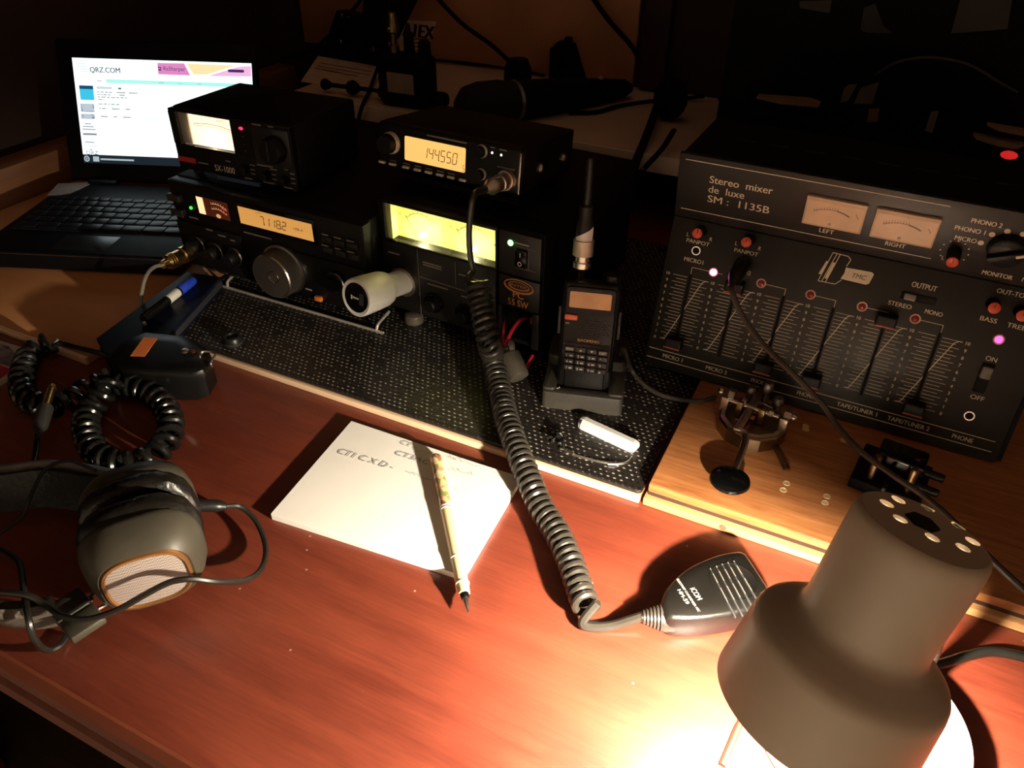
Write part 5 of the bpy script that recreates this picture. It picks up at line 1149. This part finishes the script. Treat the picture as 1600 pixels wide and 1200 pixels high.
# cap with vent holes
u0 = Vector((1, 0, 0)); u0 = (u0-axl*u0.dot(axl)).normalized(); v0 = axl.cross(u0); Mc = Matrix(((u0.x, v0.x, -axl.x, co.x), (u0.y, v0.y, -axl.y, co.y), (u0.z, v0.z, -axl.z, co.z), (0, 0, 0, 1)))
Mcw = Matrix.Translation(Ol) @ Mc; Mci = Mcw.inverted()
def on_cap(u, v):
    c = Mci @ CAM; d = Mci.to_3x3() @ ray(u, v); q = c-d*(c.z/d.z); return q.xy
holes = [on_cap(*q) for q in ((1403, 782), (1385, 788), (1406, 812), (1449, 795), (1497, 823), (1456, 841), (1519, 847), (1504, 857))]
for zz, m_, nm in ((.0004, shm, 'cap_plate'), (-.0012, linm, 'cap_lining')):
    bm = bmesh.new(); ed = []
    def loop(cx_, cy_, r_, n):
        vs_ = [bm.verts.new((cx_+r_*math.cos(2*math.pi*i/n), cy_+r_*math.sin(2*math.pi*i/n), zz)) for i in range(n)]
        ed.extend(bm.edges.new((vs_[i], vs_[(i+1) % n])) for i in range(n))
    loop(0, 0, .0281*LK*.955, 64)
    for h_ in holes: loop(h_.x, h_.y, .0028, 18)
    bmesh.ops.triangle_fill(bm, use_beauty=True, use_dissolve=False, edges=ed)
    mb = MB(); mb.bm(bm, Mc); mb.build(nm, m_, shd)
mb = MB()
for h_ in holes: mb.lathe([(.0028, .0004), (.0028, -.0012)], (h_.x, h_.y, 0), (0, 0, 1), 18, M=Mc)
mb.build('hole_walls', shm, shd)
hx = on_cap(1440, 818)
MB().lathe([(0, .0012), (.0058, .0012), (.0066, .0006), (.0066, 0)], (hx.x, hx.y, .0003), (0, 0, 1), 6, M=Mc, smooth=False).build('top_switch', pit, dlm)
MB().lathe([(0, .010), (.0110, .010), (.0110, .068), (.0, .068)], co, axl, 24).build('bulb_socket', whitep, dlm)
bulbm = mat('bulb_glow', (.9, .85, .8), .4, var=0, emit=(1, .86, .66), es=BULB_POWER)
bm = bmesh.new(); bmesh.ops.create_icosphere(bm, subdivisions=3, radius=.0055)
mb = MB(); mb.bm(bm, Matrix.Translation(co+axl*.0902), True); mb.build('bulb', bulbm, dlm)
mb = MB(); mb.lathe([(0, 0), (.0515, 0), (.053, .0015), (.053, .0150), (.0518, .0178), (.048, .0190), (.012, .0205), (0, .0205)], (-.0015, -.005, .0003), (0, 0, 1), 64); mb.build('lamp_base', mat('white_base', (.72, .66, .56), .4, var=.03), dlm)
nkp = smooth_path([(.020, .030, .010), (.022, .034, .040), (.014, .026, .080), (-.006, .006, .120), (-.016, -.012, .136)], 6)
MB().tube(nkp, .0045, 12).build('neck', dkgry, dlm)
pth = smooth_path([P(1430, 1050, .004)-Ol, P(1455, 1042, .005)-Ol, P(1482, 1034, .005)-Ol, P(1510, 1025, .005)-Ol, P(1545, 1018, .005)-Ol, P(1580, 1022, .005)-Ol, P(1620, 1034, .005)-Ol, P(1700, 1070, .004)-Ol, Vector((.27, .33, .0033))-Ol, Vector((.42, .30, .0033))-Ol, Vector((.58, .34, .0033))-Ol, Vector((.745, .36, .0033))-Ol], 6)
MB().tube(pth, .0030, 10).build('mains_cord', mat('grey_cord', (.014, .013, .011), .4), dlm)
# thin wire on the bright desk left of the lamp
pw = P(1162, 1120, .001); tw = thing('thin_wire', 'thin reddish wire on the brightly lit desk at the foot of the lamp', 'wire', Matrix.Translation((pw.x, pw.y, 0)))
mb = MB(); wm = mat('red_brown_wire', (.10, .022, .012), .5)
mb.tube([p-Vector((pw.x, pw.y, 0)) for p in smooth_path([P(1128, 1196, .0011), P(1142, 1163, .0011), P(1158, 1128, .0011), P(1180, 1100, .0011), P(1195, 1140, .0011), P(1206, 1178, .0011), P(1222, 1204, .0011)], 5)], .0019, 6); mb.build('wire', wm, tw)

# ------------------------------------------------------------------ things on the shelf and wall
dimblk = mat('dull_black', (.004, .0037, .0035), .7, spec=.15)
# receiver with top knobs
p0 = P(640, 172, .09); rc = thing('scanner_receiver', 'black handheld scanner receiver with grey screen and top knobs on the shelf', 'radio', T(p0.x, p0.y, .0903, .05))
MB().box(-.048, .028, 0, .034, 0, .066, .010, 3).build('receiver_body', dimblk, rc)
MB().box(.024, .047, .008, .030, .002, .022, .008, 3).build('side_lug', dimblk, rc)
MB().prism(rrect(-.034, .012, .016, .050, .003), 0, .001, F(y=-.0002)).build('screen_bezel', dimblk, rc)
MB().rect(-.030, .009, .020, .045, F(y=-.0014)).build('screen', mat('grey_lcd', (.40, .32, .22), .4), rc)
for x0, h_, r_ in ((-.004, .030, .0075), (.018, .022, .009)): MB().lathe([(0, 0), (r_, 0), (r_*.85, h_-.002), (r_*.6, h_), (0, h_)], (x0, .016, .062), (0, 0, 1), 16).build('top_knob', dimblk, rc)
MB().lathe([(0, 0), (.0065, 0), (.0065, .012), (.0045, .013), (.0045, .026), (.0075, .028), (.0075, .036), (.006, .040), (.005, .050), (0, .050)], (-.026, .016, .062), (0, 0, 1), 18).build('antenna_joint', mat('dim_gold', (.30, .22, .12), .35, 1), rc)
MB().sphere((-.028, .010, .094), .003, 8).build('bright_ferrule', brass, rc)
# small stand with three bright knobs
a_ = Py(548, 60, 1.03); iv = thing('control_box', 'small black control box with shiny knobs leaning at the back of the shelf', 'box', pose(a_.x, 1.03, .0903, -.10, -.12))
b4 = [loc(pose(a_.x, 1.03, .0903, -.10, -.12), *q) for q in ((526, 16), (578, 30), (595, 106), (500, 90))]
mb = MB(); mb.prism([b4[3], b4[2], b4[1], b4[0]], 0, -.03, F(y=0)); mb.build('box_body', dimblk, iv)
zmin = min(z for x, z in b4)
MB().box(-.02, .02, .004, .03, 0, max(.002, zmin+.01)).build('foot', dimblk, iv)
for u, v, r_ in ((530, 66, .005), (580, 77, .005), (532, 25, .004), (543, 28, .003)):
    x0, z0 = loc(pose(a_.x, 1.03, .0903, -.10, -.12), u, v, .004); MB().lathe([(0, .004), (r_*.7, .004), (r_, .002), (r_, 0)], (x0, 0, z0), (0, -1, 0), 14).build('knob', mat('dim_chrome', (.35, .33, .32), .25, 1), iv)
# tall dark pouch hanging
hp4 = [Py(u, v, 1.00) for u, v in ((571, -40), (660, -40), (610, 64), (597, 70), (563, 62))]
hg = thing('hanging_pouch', 'tall dark green-black pouch hanging in front of the wall panel', 'pouch', Matrix.Translation(hp4[2]))
mb = MB(); mb.prism([(p.x-hp4[2].x, p.z-hp4[2].z) for p in hp4], 0, -.028, F(y=0), bev=.004, smooth=True); mb.build('pouch_body', mat('green_black', (.006, .007, .005), .7, spec=.15), hg)
mb = MB(); mb.tube([(hp4[0].x-hp4[2].x+.02, .01, hp4[0].z-hp4[2].z), (hp4[0].x-hp4[2].x+.03, .012, .5)], .002, 6); mb.build('hanging_loop', dimblk, hg)
# card with call sign on the wall panel
q4 = [Py(u, v, 1.0965) for u, v in ((682, 34), (612, 30), (604, 90), (664, 92))]
cd = thing('call_sign_card', 'pale card with bold letters ending 1EX pinned on the cardboard panel', 'card', Matrix.Translation(q4[2]))
Oc = q4[2]; crd = mat('card_paper', (.85, .68, .55), .7)
mb = MB(); mb.prism([(p.x-Oc.x, p.z-Oc.z) for p in (q4[2], q4[3], q4[0], q4[1])], 0, .0012, F(y=0)); mb.build('card_sheet', crd, cd)
t0 = Py(630, 55, 1.0965)-Oc; t1 = Py(677, 53, 1.0965)-Oc
mb = MB(); mb.text('A1EX', .020, F(t0.x, t0.z, -.0014), width=t1.x-t0.x, bold=.05, shear=.2); mb.build('call_sign', mat('card_ink', (.03, .012, .012), .6), cd)
mb = MB()
for i, (u0_, u1_, v_) in enumerate(((634, 672, 60), (636, 668, 66), (640, 666, 72), (642, 664, 79), (645, 662, 86))):
    p = Py(u0_, v_, 1.0965)-Oc; q = Py(u1_, v_+1, 1.0965)-Oc; mb.line((p.x, p.z), (q.x, q.z), .0022, F(y=-.0014))
mb.build('small_print', mat('card_print', (.22, .12, .09), .7), cd)
# papers on the shelf
def sheet_thing(name, label, pts, z, m_, lines=None, lm=None):
    ps4 = [P(u, v, z) for u, v in pts]; o_ = ps4[0].copy(); o_.z = z
    t_ = thing(name, label, 'paper', Matrix.Translation(o_)); MB().prism([(p.x-o_.x, p.y-o_.y) for p in ps4], 0, .0006).build('sheet', m_, t_)
    if lines:
        mb = MB()
        for a1, b1 in lines: p = P(*a1, z)-o_; q = P(*b1, z)-o_; mb.line(p.xy, q.xy, .003, Matrix.Translation((0, 0, .0008)))
        mb.build('printed_lines', lm, t_)
    return t_
sheet_thing('printed_sheet', 'sheet with lines of red print lying on the shelf under the control box', ((470, 128), (497, 88), (590, 104), (580, 143)), .0904, mat('sheet_cream', (.75, .58, .45), .7), [((500, 99), (582, 113)), ((497, 104), (578, 118)), ((505, 110), (560, 120)), ((492, 107), (530, 114))], mat('red_type', (.25, .05, .04), .7))
sheet_thing('paper_sheet', 'blank pale paper sheet on the shelf beside the black microphone', ((905, 178), (985, 134), (1130, 142), (1120, 158), (1010, 165)), .0904, mat('sheet_grey', (.70, .55, .45), .7))
sheet_thing('paper_sheet', 'narrow pale paper strip at the back of the shelf by the dark post', ((1010, 127), (1020, 119), (1085, 127), (1070, 132)), .0904, mat('sheet_grey', (.70, .55, .45), .7))
# little stick with two balls
ra = P(503, 131, .102); rb = P(600, 143, .102); an = thing('whip_aerial', 'short black rod with round knobs lying across the printed sheet', 'rod', Matrix.Translation(Vector((ra.x, ra.y, .091))))
d_ = rb-ra; l_ = d_.length; d_.normalize()
MB().lathe([(0, 0), (.006, .001), (.008, .005), (.006, .010), (.003, .016), (.003, l_*.40), (.008, l_*.44), (.010, l_*.5), (.008, l_*.56), (.003, l_*.62), (.0025, l_*.9), (.0085, l_*.95), (.0085, l_), (0, l_)], (0, 0, .011), d_, 14).build('rod', dimblk, an)
# foam-headed microphone lying on the shelf
ma = P(742, 165, .118); mbb = P(985, 137, .105); mm_ = thing('foam_microphone', 'large black foam-headed microphone lying on the shelf behind the mobile radio', 'microphone', Matrix.Translation(Vector((ma.x, ma.y, .0903))))
d_ = mbb-ma; l_ = d_.length; d_.normalize(); o_ = ma-Vector((ma.x, ma.y, .0903))
MB().lathe([(0, -.026), (.012, -.023), (.023, -.012), (.027, .005), (.027, .035), (.024, .055), (.020, .060), (0, .060)], o_, d_, 24).build('foam_head', mat('black_foam', (.007, .006, .006), .9, bump=.8, bscale=500), mm_)
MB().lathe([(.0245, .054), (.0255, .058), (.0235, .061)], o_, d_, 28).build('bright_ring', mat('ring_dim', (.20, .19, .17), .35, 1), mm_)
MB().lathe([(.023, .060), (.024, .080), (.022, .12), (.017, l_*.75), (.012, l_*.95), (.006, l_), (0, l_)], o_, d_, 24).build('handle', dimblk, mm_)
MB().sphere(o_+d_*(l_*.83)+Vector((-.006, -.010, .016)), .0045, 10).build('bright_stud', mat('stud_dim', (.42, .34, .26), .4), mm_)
# clip and stand shapes behind
for (u, v, w_, h_, lb) in ((794, 150, 38, 46, 'round black cap standing behind the foam microphone on the shelf'), (868, 138, 46, 52, 'tapered black clip standing behind the microphone handle')):
    b_ = P(u, v, .0903)+Vector((0, .03, 0)); t_ = thing('microphone_clip', lb, 'clip', Matrix.Translation(b_)); sc = 1.05/1200
    if w_ < 40: MB().lathe([(0, 0), (.018, 0), (.020, .010), (.019, .030), (.014, .042), (0, .045)], (0, 0, 0), (0, 0, 1), 18).build('cap_body', dimblk, t_)
    else:
        MB().prism([(-.024, 0), (.030, 0), (.008, .052), (-.014, .054), (-.024, .044)], 0, -.022, F(y=0), bev=.003).build('clip_body', dimblk, t_)
        MB().lathe([(0, 0), (.006, 0), (.006, .008), (0, .010)], (.0, .010, .052), (0, 0, 1), 12).build('clip_screw', dimblk, t_)
# cables
def cable(label, pts, r_, m_=None, name='black_cable'):
    o_ = pts[0].copy(); t_ = thing(name, label, 'cable', Matrix.Translation(o_)); MB().tube([p-o_ for p in smooth_path(pts, 7)], r_, 7).build('cable', m_ or dimblk, t_); return t_
cable('black cable slanting down the cardboard panel towards the microphone clip', [Py(672, -15, 1.085), Py(720, 35, 1.080), Py(770, 72, 1.07), Py(808, 108, 1.05)], .0032)
cable('black cable slanting down beside the dark post at the panel edge', [Py(918, -15, 1.085), Py(950, 30, 1.08), Py(985, 70, 1.075), Py(1003, 100, 1.07)], .0034)
cable('thin cable running along the foot of the cardboard panel', [P(660, 92, .094), P(740, 100, .094), P(800, 108, .094), P(850, 118, .094)], .0022)
cable('dark cable sagging from the hanging pouch to the control box at the left', [Py(568, -5, 1.09), Py(545, 22, 1.085), Py(515, 55, 1.08), Py(480, 82, 1.075), Py(440, 90, 1.07)], .0028)
cable('thin cable hanging down in front of the shelf left of the scanner receiver', [P(595, 95, .12), P(588, 112, .10), P(578, 140, .0935), P(566, 166, .0935), Py(558, 195, .845)], .0026)
cable('dark cable lying in a curve across the blank paper sheet on the shelf', [P(890, 176, .0935), P(930, 175, .0935), P(965, 166, .0935), P(1010, 159, .0935), P(1050, 156, .0935), P(1100, 150, .098)], .0028)
cable('black cable lying along the back of the shelf to the right', [P(1000, 130, .094), P(1050, 131, .094), P(1110, 134, .094)], .0030)
yb = P(1035, 190, .091); yc = thing('strap_pad', 'dark rounded pad with two straps hanging over the white shelf edge', 'pad', Matrix.Translation(yb))
MB().sphere((.004, .010, .026), .026, 18, (.85, .6, 1)).build('pad', dimblk, yc)
MB().tube([p-yb for p in smooth_path([P(1036, 138, .11), P(1020, 185, .105), P(1005, 225, .097), Py(993, 255, .842), Py(985, 290, .835), Py(982, 330, .83)], 6)], .0062, 8, flat=.7).build('strap', dimblk, yc)
MB().tube([p-yb for p in smooth_path([P(1052, 205, .108), P(1035, 232, .101), Py(1008, 262, .842), Py(992, 285, .835), Py(985, 310, .832)], 6)], .0045, 8, flat=.7).build('strap', dimblk, yc)
MB().sphere(Py(1004, 264, .836)-yb, .0015, 8).build('bright_stud', silver, yc)

# ------------------------------------------------------------------ dark cabinet and clutter at the right
cab = thing('dark_cabinet', 'near-black equipment cabinet standing behind the mixer at the right', 'cabinet', T(-.17, .86, .0903))
cabm = mat('cabinet_black', (.004, .0036, .0032), .7, var=.4, vscale=12, spec=.15)
MB().box(.0, .91, .0, .235, 0, .62, .003).build('cabinet_body', cabm, cab)
Oq = Vector((-.17, .86, .0903))
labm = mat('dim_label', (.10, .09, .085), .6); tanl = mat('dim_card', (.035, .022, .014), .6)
def on_front(pts, nm, m_, th=.0012):
    mb = MB(); mb.prism([((Py(u, v, .86)-Oq).x, (Py(u, v, .86)-Oq).z) for u, v in pts], 0, th, F(y=0)); return mb.build(nm, m_, cab)
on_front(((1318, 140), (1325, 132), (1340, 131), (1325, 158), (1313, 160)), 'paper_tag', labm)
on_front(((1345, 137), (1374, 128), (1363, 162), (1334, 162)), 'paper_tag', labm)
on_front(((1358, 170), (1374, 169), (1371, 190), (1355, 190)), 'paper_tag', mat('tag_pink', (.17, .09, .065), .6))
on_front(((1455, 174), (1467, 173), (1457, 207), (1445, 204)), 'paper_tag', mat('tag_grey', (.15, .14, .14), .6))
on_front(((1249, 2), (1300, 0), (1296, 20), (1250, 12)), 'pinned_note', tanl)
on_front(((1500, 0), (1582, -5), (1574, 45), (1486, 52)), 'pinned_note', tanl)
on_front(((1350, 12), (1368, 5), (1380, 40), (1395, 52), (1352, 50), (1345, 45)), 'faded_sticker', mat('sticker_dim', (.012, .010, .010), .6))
mb = MB(); x_ = Py(1577, 245, .852)-Oq; mb.sphere((x_.x, -.003, x_.z), .0070, 14, (1.1, .7, .55)); mb.build('red_lamp', mat('red_pilot', (.4, .01, .01), .3, emit=(1, .03, .03), es=.55), cab)
cable('thin cable arching over the dark cabinet at the right', [Py(1365, 118, .84), Py(1400, 98, .84), Py(1450, 90, .84), Py(1510, 100, .84), Py(1560, 128, .84), Py(1590, 145, .84)], .0014, mat('thin_grey_cable', (.02, .018, .016), .4))
# open books / folded papers in front of the cabinet
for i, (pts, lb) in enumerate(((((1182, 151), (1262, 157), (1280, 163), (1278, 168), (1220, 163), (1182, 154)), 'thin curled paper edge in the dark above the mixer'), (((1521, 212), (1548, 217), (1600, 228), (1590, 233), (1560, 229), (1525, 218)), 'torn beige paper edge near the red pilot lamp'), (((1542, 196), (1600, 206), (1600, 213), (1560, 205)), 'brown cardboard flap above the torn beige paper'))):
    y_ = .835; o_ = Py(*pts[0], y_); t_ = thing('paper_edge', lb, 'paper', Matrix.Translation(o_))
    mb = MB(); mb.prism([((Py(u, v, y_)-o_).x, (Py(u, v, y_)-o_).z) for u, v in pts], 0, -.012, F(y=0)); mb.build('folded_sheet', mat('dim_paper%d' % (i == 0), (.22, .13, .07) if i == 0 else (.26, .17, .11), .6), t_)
    if i == 0:
        mb = MB(); mb.box(0, .06, .002, .010, -.02, -.012); mb.build('backing_strip', dimblk, t_)
